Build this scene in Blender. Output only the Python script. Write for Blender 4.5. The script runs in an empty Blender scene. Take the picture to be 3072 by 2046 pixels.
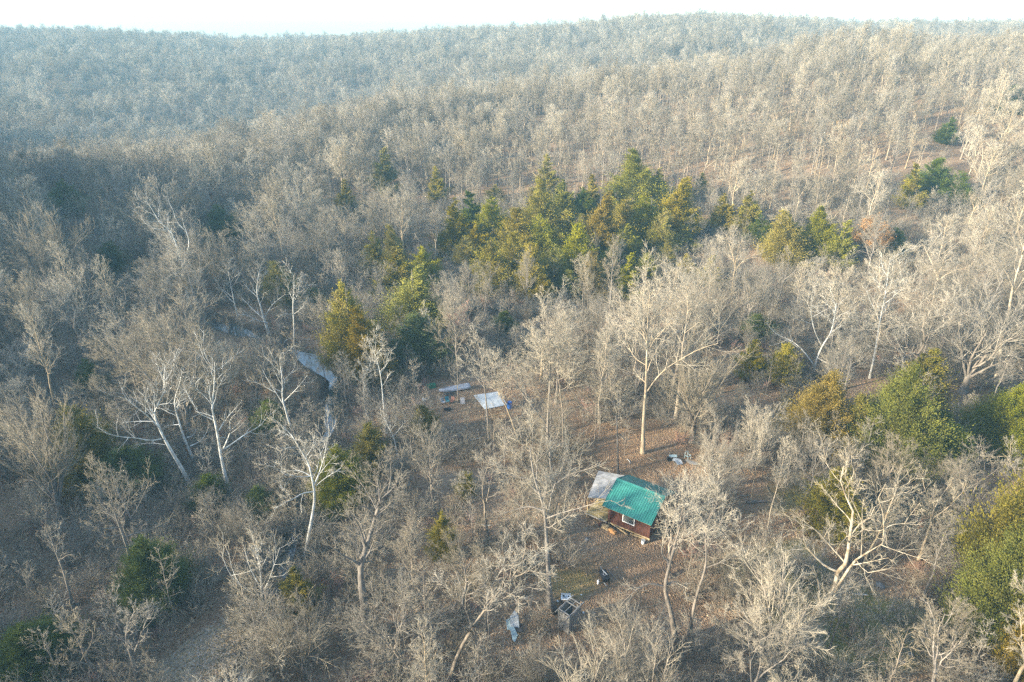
import bpy, bmesh, math, random
import numpy as np

# ------------------------------------------------------------------ camera, light, exposure
SC = bpy.context.scene
COL = SC.collection
CAM_H, PITCH = 45.0, math.radians(25.0)
cam = bpy.data.cameras.new("camera")
cam.lens, cam.sensor_width, cam.clip_end, cam.clip_start = 24.0, 36.0, 6000.0, 0.5
camo = bpy.data.objects.new("camera", cam)
camo.location = (0, 0, CAM_H)
camo.rotation_euler = (math.pi / 2 - PITCH, 0, 0)
COL.objects.link(camo)
SC.camera = camo

SUN_EL = math.radians(18.5)
SUN_AZ = math.atan2(-0.93, -0.36)            # azimuth from +Y towards +X of the direction to the sun
SKY_STRENGTH, SUN_STRENGTH, EXPOSURE, HAZE = 0.12, 4.2, 2.24, 0.00045
world = bpy.data.worlds.new("World")
SC.world = world
world.use_nodes = True
nt = world.node_tree
bg = nt.nodes["Background"]
sky = nt.nodes.new("ShaderNodeTexSky")
sky.sky_type = 'NISHITA'
sky.sun_disc = False
sky.sun_elevation = SUN_EL
sky.sun_rotation = SUN_AZ
sky.air_density, sky.dust_density, sky.ozone_density = 1.0, 1.0, 1.0
nt.links.new(sky.outputs[0], bg.inputs[0])
bg.inputs[1].default_value = SKY_STRENGTH

sun = bpy.data.lights.new("sun", 'SUN')
sun.energy, sun.angle, sun.color = SUN_STRENGTH, math.radians(3.0), (1.0, 0.885, 0.68)
suno = bpy.data.objects.new("sun", sun)
sd = np.array([math.sin(SUN_AZ) * math.cos(SUN_EL), math.cos(SUN_AZ) * math.cos(SUN_EL), math.sin(SUN_EL)])
suno.rotation_euler = (math.pi / 2 - SUN_EL, 0, math.pi - SUN_AZ)
COL.objects.link(suno)

SC.view_settings.view_transform = 'Standard'
SC.view_settings.look = 'None'
SC.view_settings.exposure = EXPOSURE
SC.view_settings.gamma = 1.0
SC.view_settings.use_curve_mapping = False
SC.cycles.max_bounces = 4
SC.cycles.diffuse_bounces = 2
SC.cycles.glossy_bounces = 2
SC.cycles.transmission_bounces = 2
SC.cycles.transparent_max_bounces = 4
SC.cycles.volume_bounces = 0
SC.cycles.use_denoising = False
SC.cycles.filter_width = 1.4
SC.cycles.sample_clamp_indirect = 3.0
SC.cycles.sample_clamp_direct = 10.0
SC.cycles.caustics_reflective = False
SC.cycles.caustics_refractive = False

rng = np.random.default_rng(7)

# ------------------------------------------------------------------ numeric helpers
def nrm(a):
    return a / np.maximum(np.linalg.norm(a, axis=-1, keepdims=True), 1e-9)

def sm(a, b, x):
    t = np.clip((x - a) / (b - a), 0, 1)
    return t * t * (3 - 2 * t)

def vnoise(x, y, seed=0):
    x = np.asarray(x, float); y = np.asarray(y, float)
    xi, yi = np.floor(x).astype(np.int64), np.floor(y).astype(np.int64)
    fx, fy = x - xi, y - yi
    fx, fy = fx * fx * (3 - 2 * fx), fy * fy * (3 - 2 * fy)
    def h(a, b):
        n = (a * 374761393 + b * 668265263 + seed * 974711) & 0x7fffffff
        n = ((n ^ (n >> 13)) * 1274126177) & 0x7fffffff
        return ((n ^ (n >> 16)) & 0xffff) / 65535.0
    return (h(xi, yi) * (1 - fx) + h(xi + 1, yi) * fx) * (1 - fy) + (h(xi, yi + 1) * (1 - fx) + h(xi + 1, yi + 1) * fx) * fy

FW = np.array([0, math.cos(PITCH), -math.sin(PITCH)])
UP = np.array([0, math.sin(PITCH), math.cos(PITCH)])
CAMP = np.array([0, 0, CAM_H])
FPX = 2048.0                                  # focal length in pixels of the 3072 px wide photograph

def project(P):
    d = np.asarray(P, float) - CAMP
    z = d @ FW
    return 1536 + FPX * d[..., 0] / z, 1023 - FPX * (d @ UP) / z, z

def ray(px, py):
    return FW + np.array([1.0, 0, 0]) * ((px - 1536) / FPX) + UP * ((1023 - py) / FPX)

# creek centre line on the ground
def flat_point(px, py, z0):
    d = ray(px, py)
    return CAMP + d * ((z0 - CAM_H) / d[2])
CREEK_Z = -.50
_cpx = [(380, 955), (560, 955), (690, 982), (800, 1022), (930, 1075), (1000, 1140), (1006, 1215), (985, 1300), (925, 1420), (890, 1560), (868, 1660), (825, 1790), (770, 1940), (690, 2150)]
CREEK = np.array([flat_point(x, y, CREEK_Z)[:2] for x, y in _cpx])
CREEK = np.vstack([CREEK[0] + (CREEK[0] - CREEK[1]) * 3, CREEK, CREEK[-1] + (CREEK[-1] - CREEK[-2]) * 3])
def creek_dist(x, y):
    best = np.full(np.shape(x), 1e9)
    for a, b in zip(CREEK[:-1], CREEK[1:]):
        ab = b - a
        t = np.clip(((x - a[0]) * ab[0] + (y - a[1]) * ab[1]) / (ab @ ab), 0, 1)
        best = np.minimum(best, np.hypot(x - a[0] - t * ab[0], y - a[1] - t * ab[1]))
    return best

_CX = [-500, -260, -160, -90, -20, 60, 150, 300, 600]
_CY = [225, 225, 228, 240, 262, 290, 300, 300, 320]       # where the near spur's crest runs
_CZ = [-9, -9, -8, 0, 10, 18, 29, 33, 30]
_FA = [-2.0, -1.0, -.75, -.6, -.37, -.18, 0, .12, .24, .4, .75, 1.5]
_FZ = [16, 18, 24, 25, 17, 20, 26, 32, 37, 32, 30, 24]          # far ridge height by bearing
def terrain(x, y):
    x = np.asarray(x, float); y = np.asarray(y, float)
    cy = np.interp(x, _CX, _CY) + 14 * (vnoise(x / 70, x * 0 + .5, 3) - .5)
    cz = np.interp(x, _CX, _CZ)
    foot = np.interp(x, [-200, -60, 40, 110, 300], [150, 135, 112, 88, 70])
    t = np.clip((y - foot) / (cy - foot), 0, 1)
    front = cz * (0.55 * np.sin(t * math.pi / 2) + 0.45 * sm(0, 1, t))
    hollow = np.minimum(cz - 10, 12) - 3
    back = sm(0, 110, y - cy)
    z = np.where(y < cy, front, cz + (hollow - cz) * back)
    az = x / np.maximum(y, 1)
    fz = np.interp(az, _FA, _FZ)
    r0 = np.interp(az, [-.78, -.55, -.38, -.2, 0, .5], [165, 225, 300, 345, 350, 350])
    u = np.clip((y - r0) / (590 - r0), 0, 1)
    z = z + (fz - z) * (.5 * u + .5 * sm(0, 1, u))
    # unseen wooded hill left of the view, sized to shade the creek woods
    z = z + 31 * np.exp(-((x + 172) / 52) ** 2) * (1 - sm(105, 185, y))
    z = z + 66 * np.exp(-((x + 352) / 65) ** 2 - ((y - 205) / 85) ** 2)  # unseen hill, added to shade the left middle slopes
    z = z + 85 * np.exp(-((x + 545) / 110) ** 2 - ((y - 380) / 150) ** 2)  # unseen higher hill, added to darken the far left slope
    z = z + 7 * sm(-45, -110, x) * sm(60, 130, y) * (1 - sm(150, 210, y))
    far = sm(120, 300, y)
    z = z + (vnoise(x / 9, y / 9, 1) - .5) * (0.7 + 2.0 * far) + (vnoise(x / 45, y / 45, 2) - .5) * 7 * far
    d = creek_dist(x, y)
    wide = .33 + sum(a * np.exp(-((x - u) ** 2 + (y - v) ** 2) / s ** 2) for a, u, v, s in ((1.15, -46.4, 102.3, 4.5), (.95, -29.9, 90.7, 4.5), (.5, -23, 77, 5), (.16, -20.8, 49.7, 4)))
    z = z - .95 * (1 - sm(.25, 3.0, d / wide + (vnoise(x / 3, y / 3, 5) - .5) * .9)) * (1 - sm(118, 150, y))
    return z

def unproject(px, py):
    d = ray(px, py)
    s = np.arange(20, 900, .25)
    P = CAMP + s[:, None] * d
    below = P[:, 2] < terrain(P[:, 0], P[:, 1])
    i = int(np.argmax(below)) if below.any() else len(s) - 1
    return P[i]

def gz(x, y):
    return float(terrain(np.array([x]), np.array([y]))[0])

# ------------------------------------------------------------------ scene helpers
def tag(o, label=None, cat=None, group=None, kind=None):
    if label: o["label"] = label
    if cat: o["category"] = cat
    if group: o["group"] = group
    if kind: o["kind"] = kind
    return o

def link(name, data, parent=None):
    o = bpy.data.objects.new(name, data)
    COL.objects.link(o)
    if parent: o.parent = parent
    return o

def empty(name, loc, rz=0.0):
    o = bpy.data.objects.new(name, None)
    o.location = loc
    o.rotation_euler = (0, 0, rz)
    o.empty_display_size = .3
    COL.objects.link(o)
    return o

def mesh_np(name, V, quads=None, tris=None, mats=(), smooth=False, attrs=None):
    me = bpy.data.meshes.new(name)
    quads = np.zeros((0, 4), np.int32) if quads is None else np.asarray(quads, np.int32)
    tris = np.zeros((0, 3), np.int32) if tris is None else np.asarray(tris, np.int32)
    me.vertices.add(len(V))
    me.vertices.foreach_set("co", np.asarray(V, np.float32).ravel())
    nl = quads.size + tris.size
    me.loops.add(nl)
    me.loops.foreach_set("vertex_index", np.concatenate([quads.ravel(), tris.ravel()]))
    nq, ntr = len(quads), len(tris)
    me.polygons.add(nq + ntr)
    starts = np.concatenate([np.arange(nq) * 4, nq * 4 + np.arange(ntr) * 3]).astype(np.int32)
    me.polygons.foreach_set("loop_start", starts)
    if smooth: me.polygons.foreach_set("use_smooth", np.ones(nq + ntr, bool))
    for k, v in (attrs or {}).items():
        a = me.attributes.new(k, 'FLOAT', 'POINT')
        a.data.foreach_set("value", np.asarray(v, np.float32))
    for m in mats: me.materials.append(m)
    me.update(calc_edges=True)
    return me

# ------------------------------------------------------------------ materials
def material(name, c1, c2, scale=6.0, rough=.85, spec=.25, metal=0.0, vary=0.0, bump=0.0, attr=None, c3=None, stretch=None, trans=0.0):
    m = bpy.data.materials.new(name)
    m.use_nodes = True
    t = m.node_tree
    p = t.nodes["Principled BSDF"]
    p.inputs["Roughness"].default_value = rough
    p.inputs["Specular IOR Level"].default_value = spec
    p.inputs["Metallic"].default_value = metal
    tc = t.nodes.new("ShaderNodeTexCoord")
    mp = t.nodes.new("ShaderNodeMapping")
    if stretch: mp.inputs["Scale"].default_value = stretch
    t.links.new(tc.outputs["Object"], mp.inputs[0])
    n = t.nodes.new("ShaderNodeTexNoise")
    n.inputs["Scale"].default_value = scale
    n.inputs["Detail"].default_value = 4
    t.links.new(mp.outputs[0], n.inputs[0])
    r = t.nodes.new("ShaderNodeValToRGB")
    r.color_ramp.elements[0].position, r.color_ramp.elements[1].position = .33, .68
    r.color_ramp.elements[0].color = (*c1, 1)
    r.color_ramp.elements[1].color = (*c2, 1)
    t.links.new(n.outputs[0], r.inputs[0])
    out = r.outputs[0]
    if attr:
        a = t.nodes.new("ShaderNodeAttribute"); a.attribute_name = attr
        mx = t.nodes.new("ShaderNodeMix"); mx.data_type = 'RGBA'
        t.links.new(a.outputs["Fac"], mx.inputs[0])
        t.links.new(out, mx.inputs[6]); mx.inputs[7].default_value = (*c3, 1)
        out = mx.outputs[2]
    if vary:
        oi = t.nodes.new("ShaderNodeObjectInfo")
        mr = t.nodes.new("ShaderNodeMapRange")
        mr.inputs[3].default_value, mr.inputs[4].default_value = 1 - vary, 1 + vary
        t.links.new(oi.outputs["Random"], mr.inputs[0])
        wn = t.nodes.new("ShaderNodeTexWhiteNoise"); wn.noise_dimensions = '1D'
        t.links.new(oi.outputs["Random"], wn.inputs["W"])
        sr = t.nodes.new("ShaderNodeMapRange")
        sr.inputs[3].default_value, sr.inputs[4].default_value = 1 - vary * 1.2, 1 + vary * 1.2
        t.links.new(wn.outputs[0], sr.inputs[0])
        h = t.nodes.new("ShaderNodeHueSaturation")
        t.links.new(mr.outputs[0], h.inputs["Value"])
        t.links.new(sr.outputs[0], h.inputs["Saturation"])
        t.links.new(out, h.inputs["Color"])
        out = h.outputs[0]
    t.links.new(out, p.inputs["Base Color"])
    if bump:
        b = t.nodes.new("ShaderNodeBump")
        b.inputs["Strength"].default_value = bump
        b.inputs["Distance"].default_value = .05
        t.links.new(n.outputs[0], b.inputs["Height"])
        t.links.new(b.outputs[0], p.inputs["Normal"])
    if trans:
        o = t.nodes["Material Output"]
        tr = t.nodes.new("ShaderNodeBsdfTranslucent")
        t.links.new(out, tr.inputs[0])
        ms = t.nodes.new("ShaderNodeMixShader")
        ms.inputs[0].default_value = trans
        t.links.new(p.outputs[0], ms.inputs[1]); t.links.new(tr.outputs[0], ms.inputs[2])
        t.links.new(ms.outputs[0], o.inputs[0])
    return m

M = {}
M['bark'] = material("bark_grey", (.12, .10, .08), (.25, .215, .175), 5, vary=.18, bump=.6, stretch=(1, 1, .3))
M['bark_dark'] = material("bark_dark", (.10, .085, .07), (.21, .18, .15), 5, vary=.15, bump=.6, stretch=(1, 1, .3))
M['bark_tan'] = material("bark_tan", (.24, .185, .12), (.42, .34, .235), 4, vary=.12, bump=.5, stretch=(1, 1, .3))
M['bark_white'] = material("bark_sycamore", (.27, .255, .22), (.58, .57, .53), 1.6, vary=.05, bump=.3)
M['bark_mottled'] = material("bark_sycamore_mottled", (.14, .105, .065), (.40, .35, .27), 2.2, vary=.03, bump=.4)
M['twig'] = material("twigs_grey_tan", (.15, .127, .095), (.285, .247, .186), 2, vary=.2)
M['twig_pale'] = material("twigs_pale", (.24, .208, .155), (.41, .36, .275), 2, vary=.12)
M['twig_red'] = material("twigs_russet", (.33, .19, .14), (.46, .29, .22), 2, vary=.1)
M['leaf_rust'] = material("leaves_rust", (.30, .165, .07), (.46, .28, .13), 3, vary=.1, trans=.25)
M['cedar_green'] = material("cedar_green", (.165, .165, .005), (.325, .295, .011), 1.1, vary=.12, attr="tint", c3=(.18, .175, .018), trans=.2)
M['cedar_olive'] = material("cedar_olive", (.165, .155, .007), (.32, .275, .016), 1.1, vary=.12, attr="tint", c3=(.22, .17, .045), trans=.2)
M['cedar_gold'] = material("cedar_gold", (.155, .132, .008), (.30, .235, .016), 1.1, vary=.10, attr="tint", c3=(.28, .215, .03), trans=.2)
M['cedar_bronze'] = material("cedar_bronze", (.12, .092, .011), (.235, .17, .023), 1.1, vary=.10, attr="tint", c3=(.23, .165, .035), trans=.2)
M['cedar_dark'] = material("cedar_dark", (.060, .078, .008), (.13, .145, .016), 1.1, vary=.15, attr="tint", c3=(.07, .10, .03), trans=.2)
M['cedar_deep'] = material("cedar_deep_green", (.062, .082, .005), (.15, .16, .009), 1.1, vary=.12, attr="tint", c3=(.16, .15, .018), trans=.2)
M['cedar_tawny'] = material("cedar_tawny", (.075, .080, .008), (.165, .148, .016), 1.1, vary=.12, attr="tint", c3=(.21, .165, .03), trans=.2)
M['leaf_lime'] = material("leaves_lime", (.11, .14, .012), (.24, .25, .02), 2.0, vary=.05, attr="tint", c3=(.33, .30, .03), trans=.25)

# ------------------------------------------------------------------ terrain
def ground_material():
    m = bpy.data.materials.new("leaf_litter_ground")
    m.use_nodes = True
    t = m.node_tree; N = t.nodes; L = t.links
    p = N["Principled BSDF"]; p.inputs["Roughness"].default_value = .95; p.inputs["Specular IOR Level"].default_value = .1
    geo = N.new("ShaderNodeNewGeometry")
    def noise(s, d=4):
        n = N.new("ShaderNodeTexNoise"); n.inputs["Scale"].default_value = s; n.inputs["Detail"].default_value = d
        L.new(geo.outputs["Position"], n.inputs[0]); return n
    def ramp(src, stops):
        r = N.new("ShaderNodeValToRGB"); e = r.color_ramp.elements
        while len(e) < len(stops): e.new(.5)
        for k, (pos, c) in enumerate(stops): e[k].position = pos; e[k].color = (*c, 1)
        L.new(src, r.inputs[0]); return r
    def mix(f, a, b, mode='MIX'):
        x = N.new("ShaderNodeMix"); x.data_type = 'RGBA'; x.blend_type = mode
        if isinstance(f, float): x.inputs[0].default_value = f
        else: L.new(f, x.inputs[0])
        L.new(a, x.inputs[6]); L.new(b, x.inputs[7]); return x.outputs[2]
    big = ramp(noise(.11, 5).outputs[0], [(.3, (.17, .105, .062)), (.5, (.275, .178, .108)), (.7, (.37, .26, .165))])
    vor = N.new("ShaderNodeTexVoronoi"); vor.inputs["Scale"].default_value = 7.0
    L.new(geo.outputs["Position"], vor.inputs[0])
    leafc = ramp(vor.outputs["Color"], [(.15, (.075, .047, .03)), (.5, (.21, .14, .088)), (.9, (.40, .31, .21))])
    base = mix(.5, big.outputs[0], leafc.outputs[0])
    def attrib(nm):
        a = N.new("ShaderNodeAttribute"); a.attribute_name = nm; return a.outputs["Fac"]
    gcol = ramp(vor.outputs["Color"], [(.1, (.15, .11, .065)), (.5, (.26, .20, .125)), (.9, (.40, .33, .23))])
    base = mix(attrib("rust"), base, ramp(noise(3.0).outputs[0], [(.3, (.17, .105, .058)), (.7, (.30, .195, .115))]).outputs[0])
    base = mix(attrib("moss"), base, ramp(noise(1.2).outputs[0], [(.3, (.17, .145, .05)), (.7, (.25, .22, .065))]).outputs[0])
    base = mix(attrib("gravel"), base, gcol.outputs[0])
    base = mix(attrib("trail"), base, ramp(noise(1.0).outputs[0], [(.3, (.32, .20, .085)), (.7, (.46, .31, .14))]).outputs[0])
    base = mix(attrib("wet"), base, ramp(noise(2.0).outputs[0], [(.3, (.035, .03, .025)), (.7, (.10, .085, .065))]).outputs[0])
    L.new(base, p.inputs["Base Color"])
    b = N.new("ShaderNodeBump"); b.inputs["Strength"].default_value = .8; b.inputs["Distance"].default_value = .12
    L.new(vor.outputs["Distance"], b.inputs["Height"]); L.new(b.outputs[0], p.inputs["Normal"])
    return m

def axis(fine0, fine1, step, lo, hi, grow=1.08, cap=26):
    a = list(np.arange(fine0, fine1, step))
    s = step
    while a[-1] < hi: s = min(s * grow, cap); a.append(a[-1] + s)
    s = step; front = [fine0]
    while front[-1] > lo: s = min(s * grow, cap); front.append(front[-1] - s)
    return np.array(front[:0:-1] + a)

gx = axis(-85, 90, .8, -1300, 1300)
gy = axis(18, 130, .8, -160, 1500)
GX, GY = np.meshgrid(gx, gy)
GZ = terrain(GX, GY)
nx, ny = len(gx), len(gy)
idx = np.arange(nx * ny).reshape(ny, nx)
quads = np.stack([idx[:-1, :-1], idx[:-1, 1:], idx[1:, 1:], idx[1:, :-1]], -1).reshape(-1, 4)
def blob(px, py, rx, ry, rot=0.0):
    c = flat_point(px, py, 0)
    dx, dy = GX - c[0], GY - c[1]
    u, v = dx * math.cos(rot) + dy * math.sin(rot), -dx * math.sin(rot) + dy * math.cos(rot)
    n = (vnoise(GX / 2.5, GY / 2.5, 11) - .5) * .8
    return 1 - sm(.6, 1.15, np.hypot(u / rx, v / ry) + n)
gravel = np.maximum(blob(600, 1985, 2.6, 5.6, -.5), blob(760, 1790, .9, 3.0, -.2) * .6)
rust = np.maximum.reduce([blob(1830, 1385, 11, 6), blob(1740, 1300, 9, 5), blob(1830, 1740, 7, 5) * .6, blob(1400, 1370, 6, 3) * .7, blob(2250, 1540, 7, 5) * .5])
moss = np.maximum.reduce([blob(2330, 1700, 6, 4), blob(2560, 1880, 7, 5), blob(2450, 1480, 6, 4) * .7, blob(2640, 1500, 6, 5) * .6, blob(1700, 1740, 3, 2) * .5])
wet = (1 - sm(1.6, 3.0, creek_dist(GX, GY))) * (1 - sm(118, 140, GY)) * .9
_tp = np.array([unproject(x, y)[:2] for x, y in ((2500, 372), (2620, 368), (2740, 360), (2860, 350), (2960, 342), (3090, 333))])
_td = np.full(GX.shape, 1e9)
for a, b_ in zip(_tp[:-1], _tp[1:]):
    ab = b_ - a; t_ = np.clip(((GX - a[0]) * ab[0] + (GY - a[1]) * ab[1]) / (ab @ ab), 0, 1)
    _td = np.minimum(_td, np.hypot(GX - a[0] - t_ * ab[0], GY - a[1] - t_ * ab[1]))
trail = 1 - sm(1.2, 3.2, _td)
ground = link("ground", mesh_np("ground", np.stack([GX, GY, GZ], -1).reshape(-1, 3), quads, mats=[ground_material()], smooth=True,
              attrs=dict(trail=trail.ravel(), gravel=gravel.ravel(), rust=rust.ravel(), moss=moss.ravel(), wet=wet.ravel())))
tag(ground, "brown leaf covered forest floor and wooded hills", kind='structure')

# creek water: a ribbon along the bed
def ribbon(pts, half, z):
    s = np.concatenate([[0], np.cumsum(np.linalg.norm(np.diff(pts, axis=0), axis=1))])
    q = np.arange(0, s[-1], 1.0)
    P = np.stack([np.interp(q, s, pts[:, 0]), np.interp(q, s, pts[:, 1])], 1)
    T = nrm(np.gradient(P, axis=0)); Nn = np.stack([-T[:, 1], T[:, 0]], 1)
    k = np.linspace(-half, half, 5)
    V = np.concatenate([P[:, None] + Nn[:, None] * k[None, :, None], np.full((len(P), 5, 1), z)], 2)
    i = np.arange(len(P) * 5).reshape(-1, 5)
    Q = np.stack([i[:-1, :-1], i[1:, :-1], i[1:, 1:], i[:-1, 1:]], -1).reshape(-1, 4)
    return V.reshape(-1, 3), Q
wm = bpy.data.materials.new("creek_water"); wm.use_nodes = True
p = wm.node_tree.nodes["Principled BSDF"]
p.inputs["Base Color"].default_value = (.05, .06, .055, 1); p.inputs["Roughness"].default_value = .06
p.inputs["IOR"].default_value = 1.9; p.inputs["Specular IOR Level"].default_value = 1.0
nz = wm.node_tree.nodes.new("ShaderNodeTexNoise"); nz.inputs["Scale"].default_value = 1.5
bp = wm.node_tree.nodes.new("ShaderNodeBump"); bp.inputs["Strength"].default_value = .12; bp.inputs["Distance"].default_value = .05
gq = wm.node_tree.nodes.new("ShaderNodeNewGeometry")
wm.node_tree.links.new(gq.outputs["Position"], nz.inputs[0])
wm.node_tree.links.new(nz.outputs[0], bp.inputs["Height"]); wm.node_tree.links.new(bp.outputs[0], p.inputs["Normal"])
V, Q = ribbon(CREEK, 3.4, CREEK_Z)
creek = link("creek", mesh_np("creek", V, Q, mats=[wm], smooth=True))
tag(creek, "shallow creek winding through the woods left of the clearing", kind='structure')

# ------------------------------------------------------------------ branching
def perp_frame(T):
    a = np.where(np.abs(T[..., 2:3]) < .9, np.array([0, 0, 1.0]), np.array([1.0, 0, 0]))
    u = nrm(np.cross(T, a)); v = np.cross(T, u)
    return u, v

def tubes(P, R, S, cone=False):
    """prisms round (N,K,3) curves with radii (N,K): vertices, quads, tris"""
    N, K = R.shape
    T = nrm(np.gradient(P, axis=1))
    u, v = perp_frame(T)
    a = np.arange(S) * 2 * math.pi / S
    ring = u[:, :, None] * np.cos(a)[None, None, :, None] + v[:, :, None] * np.sin(a)[None, None, :, None]
    if cone:
        base = (P[:, :1, None] + ring[:, :1] * R[:, :1, None, None]).reshape(N, S, 3)
        V = np.concatenate([base, P[:, -1:, :]], 1)
        i = np.arange(N)[:, None] * (S + 1)
        s = np.arange(S)
        Tr = np.stack([i + s, i + (s + 1) % S, np.broadcast_to(i + S, (N, S))], -1).reshape(-1, 3)
        return V.reshape(-1, 3), None, Tr
    V = (P[:, :, None] + ring * R[:, :, None, None])
    i = np.arange(N * K * S).reshape(N, K, S)
    j = np.roll(i, -1, 2)
    Q = np.stack([i[:, :-1], j[:, :-1], j[:, 1:], i[:, 1:]], -1).reshape(-1, 4)
    return V.reshape(-1, 3), Q, None

def merge(parts):
    Vs, Qs, Ts, o = [], [], [], 0
    for V, Q, T in parts:
        Vs.append(V)
        if Q is not None: Qs.append(Q + o)
        if T is not None: Ts.append(T + o)
        o += len(V)
    return np.concatenate(Vs), (np.concatenate(Qs) if Qs else None), (np.concatenate(Ts) if Ts else None)

def children(rg, P, R, n, t0=.3, t1=1.0, ratio=.5, fall=.4, ang=(45, 12), up=.06, wig=.12, K=4, rr=.6, tip=.3, rmin=.006, lens=None, jit=.35):
    N, Kp = R.shape
    L = np.linalg.norm(np.diff(P, axis=1), axis=2).sum(1)
    t = t0 + (t1 - t0) * (np.arange(n)[None] + rg.random((N, n))) / n
    f = t * (Kp - 1); i = np.minimum(f.astype(int), Kp - 2); w = (f - i)[..., None]
    r_ = np.arange(N)[:, None]
    pos = P[r_, i] * (1 - w) + P[r_, i + 1] * w
    rad = R[r_, i] * (1 - w[..., 0]) + R[r_, i + 1] * w[..., 0]
    T = nrm(P[r_, i + 1] - P[r_, i])
    u, v = perp_frame(T)
    phi = (np.arange(n)[None] * 2.39996 + rg.random((N, 1)) * 6.283 + rg.normal(0, .5, (N, n)))[..., None]
    a = np.radians(rg.normal(ang[0], ang[1], (N, n)))[..., None]
    d = nrm(T * np.cos(a) + (u * np.cos(phi) + v * np.sin(phi)) * np.sin(a))
    ln = (L[:, None] * ratio * (1 - fall * t) * (1 + jit * (rg.random((N, n)) * 2 - 1)))[..., None] if lens is None else lens(t)[..., None]
    step = ln / (K - 1)
    pts = [pos]
    for _ in range(K - 1):
        pts.append(pts[-1] + d * step)
        d = nrm(d + np.array([0, 0, up]) + rg.normal(0, wig, d.shape))
    C = np.stack(pts, 2).reshape(N * n, K, 3)
    r0 = np.maximum(rad * rr, rmin)
    RR = (r0[..., None] * np.linspace(1, tip, K)).reshape(N * n, K)
    return C, np.maximum(RR, rmin * .6)

def resample(pts, K):
    pts = np.asarray(pts, float)
    if len(pts) > 2:                              # rounded with two passes of corner cutting
        for _ in range(2):
            q = np.empty((2 * len(pts), 3)); q[0::2] = pts; q[1::2] = pts
            a, b = pts[:-1], pts[1:]
            q = np.concatenate([pts[:1], np.stack([.75 * a + .25 * b, .25 * a + .75 * b], 1).reshape(-1, 3), pts[-1:]])
            pts = q
    s = np.concatenate([[0], np.cumsum(np.linalg.norm(np.diff(pts, axis=0), axis=1))])
    q = np.linspace(0, s[-1], K)
    return np.stack([np.interp(q, s, pts[:, k]) for k in range(3)], 1)

def trunk_curve(rg, H, r, K=11, bend=.05, lean=(0, 0), tip=.12):
    z = np.linspace(0, 1, K)
    off = np.cumsum(rg.normal(0, bend, (K, 2)), 0) * H / K
    off -= off[0]
    P = np.stack([off[:, 0] + lean[0] * H * z, off[:, 1] + lean[1] * H * z, z * H], 1)
    R = r * (1 + .55 * np.exp(-z * H / .5)) * (1 - (1 - tip) * z ** .9)
    return P[None], R[None]

def finish_crown(rg, L1, R1, n2, n3, n4, a2=42, a3=35, a4=28, up2=.07, up3=.09, r2=.5, r3=.55, r4=.62, t2=.22, wig=.14, rt=.010):
    """branches, twigs and twig tips on limbs"""
    P2, R2 = children(rg, L1, R1, n2, t2, .99, r2, .45, (a2, 12), up2, wig, 5, .55, .3, rt * 1.5)
    P3, R3 = children(rg, P2, R2, n3, .25, 1, r3, .45, (a3, 12), up3, wig, 4, .55, .4, rt * 1.15)
    P4, R4 = children(rg, P3, R3, n4, .2, 1, r4 * 1.2, .45, (a4, 12), up3, .05, 2, .75, .3, rt)
    return [tubes(P2, R2, 4), tubes(P3, R3, 3), tubes(P4, R4, 3, cone=True)], P4

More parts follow.
